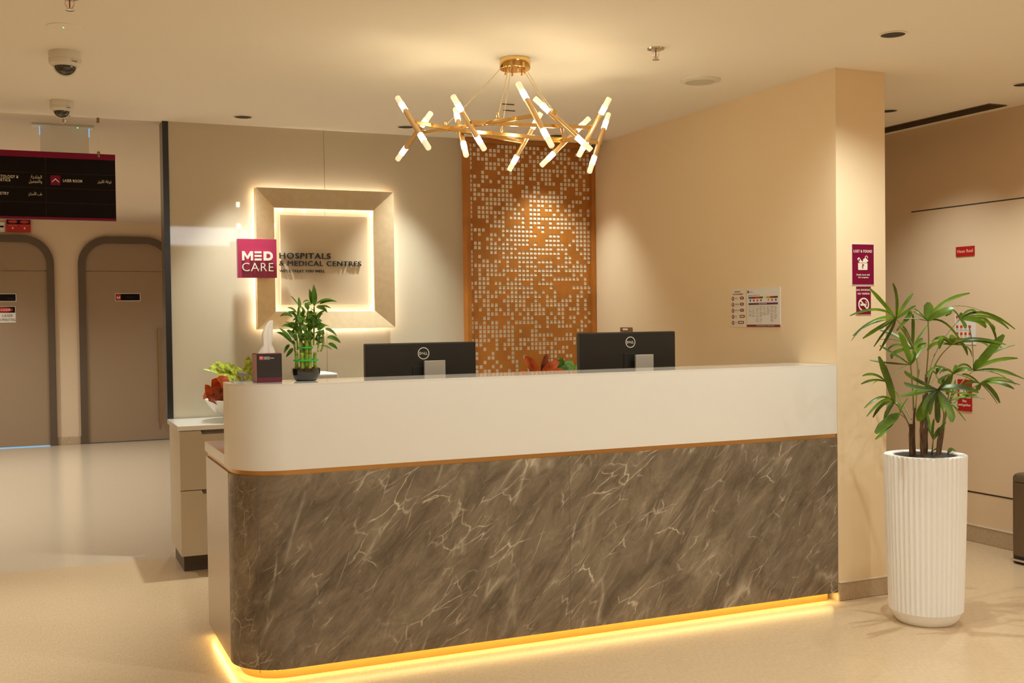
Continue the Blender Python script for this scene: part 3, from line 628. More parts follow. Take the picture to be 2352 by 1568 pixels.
# third small dome in the corner above the lattice
t = thing('dome_camera', 'small dark dome camera in the ceiling corner over the lattice panel', 'security camera', (3.50, 6.55, CZ))
MB().lathe([(0.045, 0.0), (0.045, -0.03), (0.036, -0.036)], (3.50, 6.55, CZ), 28).build('base', M_PLASTICW, t, smooth=True)
MB().lathe([(0.034 * math.cos(a * PI / 16), -0.034 - 0.034 * math.sin(a * PI / 16)) for a in range(9)], (3.50, 6.55, CZ), 24, False, False).build('dome', M_DOME, t, smooth=True)

t = thing('air_vent', 'long dark linear slot vent in the ceiling along the corridor wall', 'air vent', (5.10, 5.6, CZ))
b = MB().box(5.035, 4.670, CZ - 0.006, 5.173, 4.680, CZ - 0.0005).box(5.035, 7.6, CZ - 0.006, 5.173, 7.61, CZ - 0.0005)
b.box(5.035, 4.68, CZ - 0.006, 5.042, 7.6, CZ - 0.0005).box(5.166, 4.68, CZ - 0.006, 5.173, 7.6, CZ - 0.0005)
b.build('frame', mat('bronze_vent_frame', (0.10, 0.065, 0.035), 0.5), t)
MB().box(5.042, 4.68, CZ - 0.0025, 5.166, 7.6, CZ - 0.001).build('slot_backing', M_SEAM if False else mat('vent_void', (0.012, 0.009, 0.007), 0.8), t)
for k in range(3):
    x0 = 5.042 + 0.124 * (k + 1) / 4 - 0.004
    MB().box(x0, 4.68, CZ - 0.008, x0 + 0.008, 7.6, CZ - 0.0026).build('slat', mat('bronze_vent_frame', (0.10, 0.065, 0.035), 0.5), t)
t = thing('access_slot', 'two short dark slits in the ceiling behind the chandelier', 'vent', (2.55, 5.8, CZ))
MB().box(2.42, 5.62, CZ - 0.004, 2.49, 5.632, CZ - 0.0005).build('slit', M_SEAM, t)
MB().box(2.50, 5.79, CZ - 0.004, 2.57, 5.80, CZ - 0.0005).build('slit', M_SEAM, t)

# hanging direction sign
SF = 6.825
fr = facing_front(SF)
t = thing('direction_sign', 'black hanging direction sign with magenta top and bottom bands', 'sign', (-0.2, SF + 0.02, 2.0))
MB().box(-1.05, SF, 2.0, 0.466, SF + 0.045, 2.384).build('board', M_SIGNBLACK, t)
MB().rect(fr, -1.05, 2.350, 0.4665, 2.3845, 0, 0.004).build('top_band', M_MAGENTA, t)
MB().rect(fr, -1.05, 1.9995, 0.4665, 2.012, 0, 0.004).build('bottom_band', M_MAGENTA, t)
b = MB()
for v in (2.263, 2.178, 2.095): b.rect(fr, -1.05, v - 0.0006, 0.466, v + 0.0006, 0, 0.0008)
b.rect(fr, 0.0895, 2.012, 0.0907, 2.35, 0, 0.0008)
b.build('slat_joint', mat('sign_joint', (0.05, 0.02, 0.02), 0.6), t)
MB().rect(fr, 0.115, 2.1965, 0.168, 2.2505, 0, 0.002).build('arrow_tile', M_MAGENTA, t)
def chevron(cx, cy, s):
    k = 0.28
    return [(cx - s, cy - s * .55), (cx, cy + s * .45), (cx + s, cy - s * .55), (cx + s * (1 + 0.0), cy - s * .55 - s * k), (cx, cy + s * .45 - s * k * 1.25), (cx - s, cy - s * .55 - s * k)]
MB().plate(chevron(0.1415, 2.226, 0.019), fr, 0.002, 0.003).build('arrow', M_CREAM, t)
b = MB()
b.text('LASER ROOM', fr, 0.181, 2.2155, 0.284, 2.2315, 0, 0.0015, 0.010)
b.text('\uFEAD\uFEB0\uFEF4\uFEE0\uFEDF\uFE8D \uFE94\uFED3\uFEAE\uFECF', fr, 0.367, 2.212, 0.444, 2.235, 0, 0.0015)
b.text('DERMATOLOGY &', fr, -0.205, 2.2275, -0.052, 2.2435, 0, 0.0015, 0.010)
b.text('AESTHETICS', fr, -0.205, 2.208, -0.094, 2.224, 0, 0.0015, 0.010)
b.text('\uFE94\uFEF3\uFEAA\uFEE0\uFEA0\uFEDF\uFE8D', fr, 0.013, 2.2255, 0.070, 2.249, 0, 0.0015)
b.text('\uFEDE\uFEF4\uFEE4\uFEA0\uFE98\uFEDF\uFE8D\uFEED', fr, 0.001, 2.200, 0.070, 2.224, 0, 0.0015)
b.text('DENTISTRY', fr, -0.205, 2.132, -0.103, 2.148, 0, 0.0015, 0.010)
b.text('\uFEE5\uFE8E\uFEE8\uFEB3\uFEF7\uFE8D \uFE90\uFEC3', fr, -0.002, 2.130, 0.069, 2.154, 0, 0.0015)
b.build('lettering', M_CREAM, t)
for x in (0.376, -0.95):
    w = MB().tube([(x, SF + 0.0, 2.385), (x, SF + 0.0, CZ)], 0.0018, 6).build('wire', M_CHROME, t)
    MB().lathe([(0.008, 0), (0.008, 0.028)], (x, SF - 0.004, CZ - 0.028), 14).build('ceiling_clamp', M_BRONZE, w)
    MB().lathe([(0.008, 0), (0.008, 0.034)], (x, SF - 0.004, 2.364), 14).build('sign_clamp', M_BRONZE, w)

# edge-lit exit plate behind it
t = thing('exit_plate', 'frosted clear edge-lit plate under a slim ceiling rail behind the direction sign', 'sign', (0.19, 7.15, CZ))
MB().box(0.022, 7.10, CZ - 0.012, 0.367, 7.20, CZ).build('rail', M_PLASTICW, t, bevel=0.002)
MB().box(0.068, 7.146, 2.36, 0.340, 7.154, CZ - 0.012).build('plate', M_ACRYLIC, t)
MB().box(0.064, 7.145, 2.53, 0.068, 7.155, CZ - 0.012).build('edge_glow', M_BLUEEDGE, t)
MB().box(0.340, 7.145, 2.53, 0.344, 7.155, CZ - 0.012).build('edge_glow', M_BLUEEDGE, t)
MB().lathe([(0.004, 0), (0.003, -0.003)], (0.277, 7.125, CZ - 0.012), 10).build('led', M_GREENLED, t)

# ---------------------------------------------------------------- chandelier
t = thing('chandelier', 'gold chandelier of crossed double-ended light rods', 'chandelier', (2.061, 4.640, CZ))
MB().lathe([(0.069, 0.0), (0.071, -0.002), (0.071, -0.045), (0.068, -0.049), (0.0, -0.049)], (2.061, 4.640, CZ), 48, True, False).build('canopy', M_GOLD, t, smooth=True)
for k in range(6):
    a = 0.4 + k * PI / 3
    MB().lathe([(0.0055, 0), (0.0055, -0.008), (0.003, -0.009), (0.003, -0.012), (0.0055, -0.013), (0.0055, -0.02), (0.002, -0.022)], (2.061 + 0.046 * math.cos(a), 4.640 + 0.046 * math.sin(a), CZ - 0.049), 12).build('cable_grip', M_GOLD, t, smooth=True)
for a, c in CHAND_WIRES:
    w = MB().tube(bez([a, ((a[0] + c[0]) / 2, (a[1] + c[1]) / 2, (a[2] + c[2]) / 2 - 0.006), c], 8), 0.0016, 6).build('suspension_cable', mat('gold_cable', (0.75, 0.62, 0.36), 0.4, 0.6), t, smooth=True)
    MB().lathe([(0.006, -0.002), (0.006, 0.018), (0.003, 0.022)], c, 12).build('cable_anchor', M_GOLD, w, smooth=True)
for a, c in CHAND_BARS:
    a, c = V(a), V(c)
    d = (c - a).normalized(); s = d.cross(V((0, 0, 1))).normalized() * 0.006; u = V((0, 0, 0.0085))
    vs = [p + q for p in (a, c) for q in (-s - u, s - u, s + u, -s + u)]
    MB().add(vs, [(0, 1, 2, 3), (7, 6, 5, 4), (0, 4, 5, 1), (1, 5, 6, 2), (2, 6, 7, 3), (3, 7, 4, 0)]).build('crossbar', M_GOLD, t, bevel=0.001)
for a, c in CHAND_TUBES:
    a, c = V(a), V(c)
    d = c - a
    rod = MB().tube([a + d * 0.262, c - d * 0.262], 0.0122, 20).build('light_rod', M_GOLDSAT, t, smooth=True)
    for p, q in ((a, d), (c, -d)):  # each acrylic tip is split so its fading glow sits in two emission strengths
        MB().tube([p + q * 0.262, p + q * 0.13], 0.0128, 20, False).build('bulb', M_BULB, rod, smooth=True)  # bright inner half of the tip, no separate bulb
        MB().tube([p + q * 0.13, p + q * 0.012, p + q * 0.002, p], [0.0128, 0.0128, 0.0115, 0.008], 20).build('diffuser_dim_half', M_DIFF, rod, smooth=True)

# ---------------------------------------------------------------- square frame sign on the glass wall
t = thing('sign_frame', 'square brushed champagne metal frame with glowing edges on the glass wall', 'frame', (1.6865, BY, 1.351))
b = MB()
ox0, ox1, oz0, oz1 = 1.254, 2.121, 1.351, 2.211
ix0, ix1, iz0, iz1 = 1.372, 2.001, 1.460, 2.095
def ring(y, x0, x1, z0, z1): return [(x0, y, z0), (x1, y, z0), (x1, y, z1), (x0, y, z1)]
vs = ring(6.712, ox0, ox1, oz0, oz1) + ring(6.745, ix0, ix1, iz0, iz1) + ring(6.765, ix0, ix1, iz0, iz1) + ring(6.765, ox0, ox1, oz0, oz1)
# raised ridge near the outer edge
vs[0:4] = ring(6.700, ox0, ox1, oz0, oz1)
fs = []
for r0, r1 in ((0, 4), (4, 8), (8, 12), (12, 0)):
    for i in range(4):
        j = (i + 1) % 4
        fs.append((r0 + i, r0 + j, r1 + j, r1 + i))
b.add(vs, fs).build('frame', M_CHAMP, t, bevel=0.0012)
b = MB()
for (x0, x1, z0, z1, q) in ((ox0 + .022, ox1 - .022, oz0 + .022, oz1 - .022, 0.008), (ix0 - .022, ix1 + .022, iz0 - .022, iz1 + .022, -0.008)):
    xa, xb = sorted((x0, x0 + q)); xc, xd = sorted((x1 - q, x1)); za, zb = sorted((z0, z0 + q)); zc, zd = sorted((z1 - q, z1))
    nm = 'outer_led_strip' if q > 0 else 'inner_led_strip'
    b = MB().box(xa, 6.766, z0, xb, 6.772, z1).box(xc, 6.766, z0, xd, 6.772, z1).box(x0, 6.766, za, x1, 6.772, zb).box(x0, 6.766, zc, x1, 6.772, zd)
    b.build(nm, M_LEDWARM, t)
MB().box(1.414, 6.785, 1.500, 1.972, BY, 2.057).build('inner_panel', mat('matte_beige_panel', (0.60, 0.49, 0.345), 0.6, spec=0.2), t, bevel=0.001)
MB().box(1.30, 6.765, 1.40, 1.34, BY, 1.44).box(2.04, 6.765, 1.40, 2.08, BY, 1.44).box(1.30, 6.765, 2.12, 1.34, BY, 2.16).box(2.04, 6.765, 2.12, 2.08, BY, 2.16).build('wall_spacer', M_PLASTICW, t)
# text in raised black letters
fr = facing_front(6.785)
t = thing('wall_lettering', 'raised black letters HOSPITALS & MEDICAL CENTRES inside the square frame', 'lettering', (1.66, 6.785, 1.70))
b = MB().text('HOSPITALS', fr, 1.406, 1.7865, 1.728, 1.822, 0.004, 0.016, 0.006)
b.build('headline', M_BLACK, t)
b = MB().text('& MEDICAL CENTRES', fr, 1.404, 1.742, 1.924, 1.7735, 0.004, 0.016, 0.0)
b.build('second_line', M_BLACK, t)
b = MB().text("WE'LL TREAT YOU WELL", fr, 1.405, 1.702, 1.690, 1.7185, 0.004, 0.014, 0.008)
b.build('slogan', M_BLACK, t)
# magenta tile
t = thing('logo_tile', 'square magenta tile with raised cream letters overlapping the metal frame', 'sign', (1.25, 6.68, 1.663))
MB().box(1.134, 6.660, 1.663, 1.366, 6.700, 1.8955).build('tile', M_TILE, t, bevel=0.001)
fr = facing_front(6.660)
b = MB()
h0, h1 = 1.7655, 1.8205
b.plate([(1.156, h0), (1.156, h1), (1.171, h1), (1.1885, 1.789), (1.206, h1), (1.221, h1), (1.221, h0), (1.2075, h0), (1.2075, 1.799), (1.1925, 1.7745), (1.1845, 1.7745), (1.1695, 1.799), (1.1695, h0)], fr, 0.010, 0.020)
for k in range(3): b.rect(fr, 1.2305, h0 + k * 0.0215, 1.2715, h0 + k * 0.0215 + 0.012, 0.010, 0.020)
dout = [(1.284, h0), (1.284 + .028, h0)] + arc(1.312, (h0 + h1) / 2, (h1 - h0) / 2, -90, 90, 14)[1:-1] + [(1.284 + .028, h1), (1.284, h1)]
din = [(1.3005, h0 + .0145), (1.311, h0 + .0145)] + arc(1.311, (h0 + h1) / 2, (h1 - h0) / 2 - .0145, -90, 90, 14)[1:-1] + [(1.311, h1 - .0145), (1.3005, h1 - .0145)]
n = len(dout)
vs = [fr(u, v, w) for w in (0.010, 0.020) for u, v in dout + din]
fs = []
for i in range(n):
    j = (i + 1) % n
    fs += [(2 * n + i, 2 * n + j, 3 * n + j, 3 * n + i), (i, n + i, n + j, j), (i, j, 2 * n + j, 2 * n + i), (n + i, 3 * n + i, 3 * n + j, n + j)]
b.add(vs, fs)
b.text('CARE', fr, 1.156, 1.7015, 1.342, 1.7515, 0.010, 0.018, -0.012)
b.build('lettering', M_CREAM, t)
b = MB()
for u, v in ((1.163, 1.78), (1.214, 1.78), (1.25, 1.771), (1.25, 1.793), (1.25, 1.815), (1.292, 1.79), (1.164, 1.727), (1.258, 1.716), (1.281, 1.725), (1.320, 1.725)):
    b.rect(fr, u - .002, v - .002, u + .002, v + .002, 0, 0.0105)
b.build('letter_pin', M_CREAM, t)

# ---------------------------------------------------------------- wooden lattice panel
t = thing('lattice_panel', 'tall orange-brown wooden screen of small square openings on the back wall', 'lattice screen', (3.106, BY, 0.86))
x0, x1, z0, z1 = 2.656, 3.556, 0.860, 2.560
NC, NR = 31, 58
px_, pz_ = (x1 - x0) / NC, (z1 - z0) / NR
rng = random.Random(5)
bw = 0.0034
b = MB()
for i in range(NC + 1): b.box(x0 + i * px_ - bw, 6.7550, z0, x0 + i * px_ + bw, 6.7588, z1)
for k in range(NR + 1): b.box(x0, 6.7552, z0 + k * pz_ - bw, x1, 6.7586, z0 + k * pz_ + bw)
grid = [[0] * NC for _ in range(NR)]
for k in range(NR):
    for i in range(NC):
        if rng.random() < 0.29: grid[k][i] = 1
        elif rng.random() < 0.10:
            grid[k][i] = 1
            if rng.random() < .5 and i + 1 < NC: grid[k][i + 1] = 1
            elif k + 1 < NR: grid[k + 1][i] = 1
for k in range(NR):
    for i in range(NC):
        if grid[k][i]: b.box(x0 + i * px_, 6.7554, z0 + k * pz_, x0 + (i + 1) * px_, 6.7584, z0 + (k + 1) * pz_)
b.build('lattice', M_WOOD, t)
MB().box(2.640, 6.7592, 0.86, 3.572, BY, 2.575).build('mirror_backing', M_MIRROR, t)
b = MB().box(2.627, 6.725, 0.84, 2.656, BY, 2.590).box(3.556, 6.725, 0.84, 3.584, BY, 2.590).box(2.656, 6.725, 2.560, 3.556, BY, 2.590).box(2.656, 6.725, 0.84, 3.556, BY, 0.860)
b.build('frame', M_WOOD, t, bevel=0.0015)

# ---------------------------------------------------------------- reception desk
t = thing('reception_desk', 'long reception desk of grey-brown marble under a white counter front', 'reception desk', (2.1, 4.6, 0))
def outline(xr, y0, xl, r, yb):
    return [(xr, yb), (xr, y0), (xl + r, y0)] + arc(xl + r, y0 + r, r, 270, 180, 16)[1:] + [(xl, yb)]
XR = SX - 0.002
mf = MB().prism(outline(XR, DY, 0.705, 0.20, DY + 0.205), 0.043, 0.800).build('marble_front', M_MARBLE, t, smooth=True)
b = MB()
for sx in (0.781, 2.123): b.box(sx, DY - 0.0004, 0.043, sx + 0.0016, DY + 0.004, 0.800)
b.build('slab_joint', mat('marble_joint', (0.11, 0.09, 0.07), 0.6), mf)
MB().box(0.7055, DY + 0.2055, 0.043, 0.775, 5.06, 0.800).build('side_panel', M_BRUSH, t)
MB().prism(outline(XR, DY + 0.008, 0.713, 0.195, 5.06), 0.8002, 0.8198).build('gold_band', M_GOLDTRIM, t, smooth=True)
MB().prism(outline(XR, DY, 0.705, 0.20, DY + 0.28), 0.820, 1.149).build('counter_front', M_WHITE, t, smooth=True)
MB().prism(outline(XR, DY, 0.705, 0.20, DY + 0.29), 1.1492, 1.157).build('counter_top', M_WHITETOP, t, smooth=True)
MB().box(0.705, DY + 0.281, 0.820, 1.30, 5.09, 0.863).build('side_ledge', M_WHITETOP, t, bevel=0.002)
MB().box(1.302, DY + 0.292, 0.735, XR, 5.17, 0.760).build('work_surface', M_WHITE, t)
MB().box(0.780, DY + 0.212, 0.05, XR, DY + 0.28, 0.798).box(0.780, DY + 0.3, 0.05, 1.25, 5.04, 0.798).build('inner_carcass', M_CAB, t)
toe = MB().prism(outline(3.545, DY + 0.032, 0.748, 0.16, 5.0), 0.0, 0.0425).build('toe_kick', M_GOLDTOE, t, smooth=True)
# light strips under the lip of the marble, shining down on the gold toe kick and the floor
led = MB()
led.box(0.906, DY + 0.008, 0.0405, 3.56, DY + 0.020, 0.0428)
led.box(0.713, DY + 0.21, 0.0405, 0.725, 5.02, 0.0428)
led.prism(arc(0.905, DY + 0.20, 0.192, 180, 270, 14) + arc(0.905, DY + 0.20, 0.180, 270, 180, 14), 0.0405, 0.0428)
led.build('led_strip', M_LEDYEL, t)

# ---------------------------------------------------------------- back counter behind the desk
t = thing('base_cabinet', 'greige two-drawer cabinet with dark plinth left of the reception desk', 'cabinet', (1.2, 6.5, 0))
MB().box(0.738, 6.312, 0.100, 3.57, 6.785, 0.800).build('carcass', M_CAB, t)
MB().box(0.760, 6.380, 0.0, 3.57, 6.785, 0.0995).build('plinth', M_CABDARK, t)
for z0, z1 in ((0.101, 0.464), (0.468, 0.797)):
    d = MB().plate([(0.738, z0), (1.230, z0), (1.230, z1), (1.10, z1), (1.095, z1 - 0.022), (0.86, z1 - 0.022), (0.85, z1), (0.738, z1)], facing_front(6.311), 0, 0.019).build('drawer', M_CAB, t, bevel=0.0008)
    MB().box(0.852, 6.3105, z1 - 0.023, 1.098, 6.3118, z1 + 0.0025).build('finger_pull_shade', M_NOTCH, d)  # dark plate behind the cut-out, its shade put in as colour
MB().box(1.234, 6.292, 0.101, 3.57, 6.311, 0.797).build('front_panel', M_CAB, t)
tag(MB().box(0.727, 6.285, 0.8005, 3.575, BY - 0.012, 0.827).build('back_worktop', M_WHITETOP, bevel=0.002), 'cream worktop slab along the wall behind the desk, under the white bowl', 'worktop')

# ---------------------------------------------------------------- computers
def monitor(x0, x1, z1, y, roll, stand_x, label, logo):
    cx = (x0 + x1) / 2
    t = thing('monitor', label, 'computer monitor', (cx, y + 0.06, 0.760), 'computer monitors on the reception desk')
    z0 = z1 - 0.335
    fr = facing_front(y)
    MB().box(x0, y, z0, x1, y + 0.040, z1).build('screen_housing', M_MONITOR, t, bevel=0.006, seg=3)
    MB().box(x0 + 0.004, y + 0.0405, z0 + 0.004, x1 - 0.004, y + 0.044, z1 - 0.004).build('screen_panel', mat('dark_screen', (0.02, 0.02, 0.022), 0.2), t)
    MB().rect(fr, stand_x - 0.045, z0 + 0.09, stand_x + 0.02, z0 + 0.225, 0, 0.004).build('mount_plate', M_MONITOR, t, bevel=0.001)
    MB().box(stand_x, y - 0.045, 0.772, stand_x + 0.104, y - 0.030, 1.2075).box(stand_x + 0.02, y - 0.030, 0.98, stand_x + 0.08, y - 0.001, 1.06).build('stand_neck', M_SILVER, t, bevel=0.002)
    MB().box(stand_x - 0.07, y - 0.09, 0.7602, stand_x + 0.175, y + 0.09, 0.772).build('stand_base', M_SILVER, t, bevel=0.003)
    lx, lz = logo
    b = MB()
    R1, R2, n = 0.0285, 0.0245, 40
    vs = [fr(lx + r * math.cos(2 * PI * i / n), lz + r * math.sin(2 * PI * i / n), w) for w in (0.0003, 0.0015) for r in (R1, R2) for i in range(n)]
    fs = []
    for i in range(n):
        j = (i + 1) % n
        fs += [(2 * n + i, 2 * n + j, 3 * n + j, 3 * n + i), (i, j, 2 * n + j, 2 * n + i), (n + i, 3 * n + i, 3 * n + j, n + j)]
    b.add(vs, fs)
    b.text('D', fr, lx - 0.0205, lz - 0.0065, lx - 0.0105, lz + 0.0065, 0.0003, 0.0015, 0.03)
    b.text('L', fr, lx + 0.003, lz - 0.0065, lx + 0.0105, lz + 0.0065, 0.0003, 0.0015, 0.03)
    b.text('L', fr, lx + 0.0115, lz - 0.0065, lx + 0.019, lz + 0.0065, 0.0003, 0.0015, 0.03)
    # the slanted ring-shaped E
    for dx in (-0.0025, 0.0, 0.0025):
        b.plate([(lx - 0.0035 + dx - 0.0035, lz - 0.001 - dx * 1.2), (lx - 0.0035 + dx + 0.0030, lz + 0.0035 - dx * 1.2), (lx - 0.0035 + dx + 0.0036, lz + 0.0019 - dx * 1.2), (lx - 0.0035 + dx - 0.0029, lz - 0.0026 - dx * 1.2)], fr, 0.0003, 0.0015)
    b.plate([(lx - 0.0098, lz), (lx - 0.0035, lz + 0.0065), (lx - 0.002, lz + 0.005), (lx - 0.007, lz)], fr, 0.0003, 0.0015)
    b.plate([(lx + 0.0028, lz), (lx - 0.0035, lz - 0.0065), (lx - 0.005, lz - 0.005), (lx, lz)], fr, 0.0003, 0.0015)
    b.build('logo', M_LOGO, t)
    return t
monitor(1.406, 1.953, 1.291, 4.90, 0, 1.676, 'left black monitor on the desk, in front of the glass wall', (1.687, 1.241))
monitor(2.514, 3.072, 1.323, 4.90, 0, 2.809, 'right black monitor on the desk, in front of the beige side wall', (2.803, 1.271))

# ---------------------------------------------------------------- things on the counter
t = thing('tissue_box', 'black and burgundy cube tissue box on the counter beside the bamboo', 'tissue box', (0.867, 4.45, 1.157))
MB().box(0.8165, 4.4005, 1.1574, 0.9165, 4.500, 1.271).build('box_body', M_BOXBLACK, t, bevel=0.003, seg=3)
MB().box(0.818, 4.3996, 1.158, 0.915, 4.4004, 1.176).build('base_stripe', M_BOXRED, t)
MB().box(0.815, 4.403, 1.159, 0.8163, 4.498, 1.2695).build('side_face', M_BOXEDGE, t)
MB().box(0.818, 4.402, 1.2712, 0.915, 4.499, 1.2725).build('lid', mat('burgundy_card_edge', (0.32, 0.07, 0.07), 0.5), t)
fr = facing_front(4.4003)
MB().rect(fr, 0.826, 1.247, 0.8415, 1.2625, 0, 0.0008).build('red_square', mat('bright_red_print', (0.55, 0.01, 0.03), 0.4), t)
b = MB().text('MED', fr, 0.828, 1.2555, 0.8395, 1.2595, 0.0008, 0.0012, 0.02)
b.text('CARE', fr, 0.828, 1.2500, 0.8395, 1.254, 0.0008, 0.0012)
b.text('HOSPITALS', fr, 0.8435, 1.256, 0.868, 1.2595, 0, 0.0006, 0.02)
b.text('& MEDICAL CENTRES', fr, 0.8435, 1.2515, 0.885, 1.255, 0, 0.0006, 0.02)
b.text("WE'LL TREAT YOU WELL", fr, 0.8435, 1.2478, 0.868, 1.2503, 0, 0.0006, 0.01)
b.build('print', M_CREAM, t)
# pulled-up tissue: folded cloth swept upwards
b = MB()
prof = [(0.866, 4.450, 1.268, 0.036, 0.012), (0.867, 4.450, 1.288, 0.026, 0.011), (0.868, 4.450, 1.305, 0.0175, 0.010), (0.869, 4.450, 1.320, 0.0195, 0.010), (0.870, 4.450, 1.340, 0.0215, 0.011), (0.872, 4.450, 1.360, 0.021, 0.011), (0.877, 4.450, 1.380, 0.0165, 0.009), (0.884, 4.450, 1.396, 0.010, 0.006), (0.889, 4.450, 1.405, 0.004, 0.003)]
n = 28
vs = []
for i, (x, y, z, rx, ry) in enumerate(prof):
    for k in range(n):
        a = 2 * PI * k / n
        f = 1 + 0.20 * math.sin(5 * a + i * 0.35) + 0.10 * math.sin(9 * a - i * 0.5)
        vs.append((x + rx * math.cos(a) * (1 + 0.1 * math.sin(3 * a + i)), y + ry * math.sin(a) * f * 1.2, z + (0.004 * math.sin(4 * a + i) if 0 < i < 8 else 0)))
fs = []
for i in range(len(prof) - 1):
    for k in range(n):
        j = (k + 1) % n
        fs.append((i * n + k, i * n + j, (i + 1) * n + j, (i + 1) * n + k))
fs.append(tuple(range((len(prof) - 1) * n, len(prof) * n)))
b.add(vs, fs).build('tissue', M_TISSUE, t, smooth=True, angle=60)

# lucky bamboo
t = thing('lucky_bamboo', 'lucky bamboo bundle with green ties in a black bowl on the counter', 'potted plant', (1.022, 4.44, 1.157))
pot = MB().lathe([(0.0, 0.0005), (0.038, 0.0005), (0.046, 0.004), (0.054, 0.016), (0.0575, 0.032), (0.058, 0.051), (0.055, 0.052), (0.053, 0.040), (0.0, 0.040)], (1.022, 4.44, 1.157), 48, False, False).build('pot', M_POT, t, smooth=True)
rng = random.Random(3)
for k in range(12):
    if k < 8: rr, a = 0.040, 2 * PI * k / 8 + 0.2
    else: rr, a = 0.018, 2 * PI * (k - 8) / 4
    x, y = 1.022 + rr * math.cos(a), 4.44 + rr * math.sin(a)
    h = (0.075 if k < 8 else 0.125) + rng.uniform(-0.008, 0.012)
    prof = [(0.0072, 0.0)]
    z = 0.0
    while z < h - 0.02:
        s = rng.uniform(0.018, 0.03)
        prof += [(0.0068, min(z + s - 0.002, h - .003)), (0.0080, min(z + s, h - .002)), (0.0068, min(z + s + 0.002, h - .001))]
        z += s
    prof += [(0.0068, h), (0.0050, h + 0.001)]
    MB().lathe(prof, (x, y, 1.190), 12).build('bamboo_stalk', M_STALK, t, smooth=True, angle=70)
for z, r in ((1.240, 0.0495), (1.291, 0.0285)):
    MB().lathe([(r, -0.003), (r + 0.0018, -0.002), (r + 0.0018, 0.003), (r, 0.004), (r - 0.001, 0.004), (r - 0.001, -0.003)], (1.022, 4.44, z), 40, False, False).build('tie', M_BAND, t, smooth=True)
b = MB()
for s in BAMBOO_STEMS: b.tube(bez(s, 8), [0.0038] * 8 + [0.0022], 8)
b.build('shoot', M_STALK, t, smooth=True)
b = MB()
for a, c, w in BAMBOO_LEAVES:
    a, c = V(a), V(c)
    d = c - a
    m = (a + c) / 2 + V((0, 0, 1)) * abs(d.x) * 0.16 + V((0, -1, 0)) * rng.uniform(-.004, .01)
    b.leaf([a, m, c], w * 1.45, (rng.uniform(-.5, .5), -1, rng.uniform(0.1, .9)), 0.3, 'lance', 8)
for k in range(34):
    a = V((1.022 + rng.uniform(-.06, .06), 4.44 + rng.uniform(-.04, .05), rng.uniform(1.29, 1.42)))
    g = rng.uniform(0, 2 * PI); ln = rng.uniform(0.05, 0.085)
    c = a + V((ln * math.cos(g) * .7, ln * math.sin(g) * .7, ln * rng.uniform(-.1, .8)))
    b.leaf([a, (a + c) / 2 + V((0, 0, .010)), c], rng.uniform(0.011, 0.018), (rng.uniform(-.5, .5), -1, rng.uniform(0.1, .9)), 0.3, 'lance', 8)
b.build('foliage', M_BLEAF, t, smooth=True)

# small stand and papers at the rounded end of the counter
t = thing('card_stand', 'small grey tilted stand on the counter beside the tissue box', 'stand', (0.775, 4.50, 1.157))
MB().box(0.735, 4.47, 1.1573, 0.800, 4.54, 1.1595).build('base_plate', M_PLASTICG, t)
MB().box(0.770, 4.495, 1.1595, 0.778, 4.505, 1.182).build('post', M_PLASTICG, t)
MB().add([(0.760, 4.47, 1.184), (0.795, 4.47, 1.178), (0.795, 4.53, 1.182), (0.760, 4.53, 1.188), (0.760, 4.47, 1.196), (0.795, 4.47, 1.190), (0.795, 4.53, 1.194), (0.760, 4.53, 1.200)], [(0, 1, 2, 3), (4, 5, 6, 7), (0, 1, 5, 4), (1, 2, 6, 5), (2, 3, 7, 6), (3, 0, 4, 7)]).build('tilted_plate', mat('grey_plate', (0.24, 0.21, 0.18), 0.4), t)
o = MB().add([(0.715, 4.545, 1.1725), (0.79, 4.545, 1.166), (0.79, 4.562, 1.164), (0.715, 4.562, 1.1705), (0.715, 4.545, 1.1735), (0.79, 4.545, 1.167), (0.79, 4.562, 1.165), (0.715, 4.562, 1.1715)], [(0, 1, 2, 3), (4, 5, 6, 7), (0, 1, 5, 4), (1, 2, 6, 5), (2, 3, 7, 6), (3, 0, 4, 7)])
o.build('leaflet', M_PLASTICG, t)
# ---------------------------------------------------------------- things on the back worktop
WZ = 0.827
def bowl_planter(cx, cy, R, label, leaves, rot=0.0):
    t = thing('bowl_planter', label, 'potted plant', (cx, cy, WZ))
    prof = [(0.0, 0.0004), (0.32 * R, 0.0004), (0.40 * R, 0.004), (0.62 * R, 0.022), (0.80 * R, 0.055), (0.92 * R, 0.090), (R, 0.1265), (0.985 * R, 0.1275), (0.90 * R, 0.100), (0.80 * R, 0.085)]
    MB().lathe(prof, (cx, cy, WZ), 48, False, False).build('bowl', M_WHITE, t, smooth=True, angle=60)
    MB().lathe([(0.0, 0.092), (0.84 * R, 0.088)], (cx, cy, WZ), 40, False, False).build('soil', M_SOIL, t)
    groups = {}
    for kind, base, tip, w, nr in leaves:
        groups.setdefault(kind, MB())
        a, c = V((cx + base[0], cy + base[1], WZ + base[2])), V((cx + tip[0], cy + tip[1], WZ + tip[2]))
        d = c - a
        m = (a + c) / 2 + V((0, 0, 0.18 * math.hypot(d.x, d.y)))
        groups[kind].leaf([a, m, c], w, nr, 0.22, 'ovate', 8)
    for kind, b in groups.items():
        b.build(kind[0], kind[1], t, smooth=True)
    return t
RED, BRZ, AGL, GRN = ('croton_foliage', M_CROTON), ('bronze_foliage', M_CROTOND), ('variegated_foliage', M_AGLA), ('green_foliage', M_GLEAF)
rng = random.Random(8)
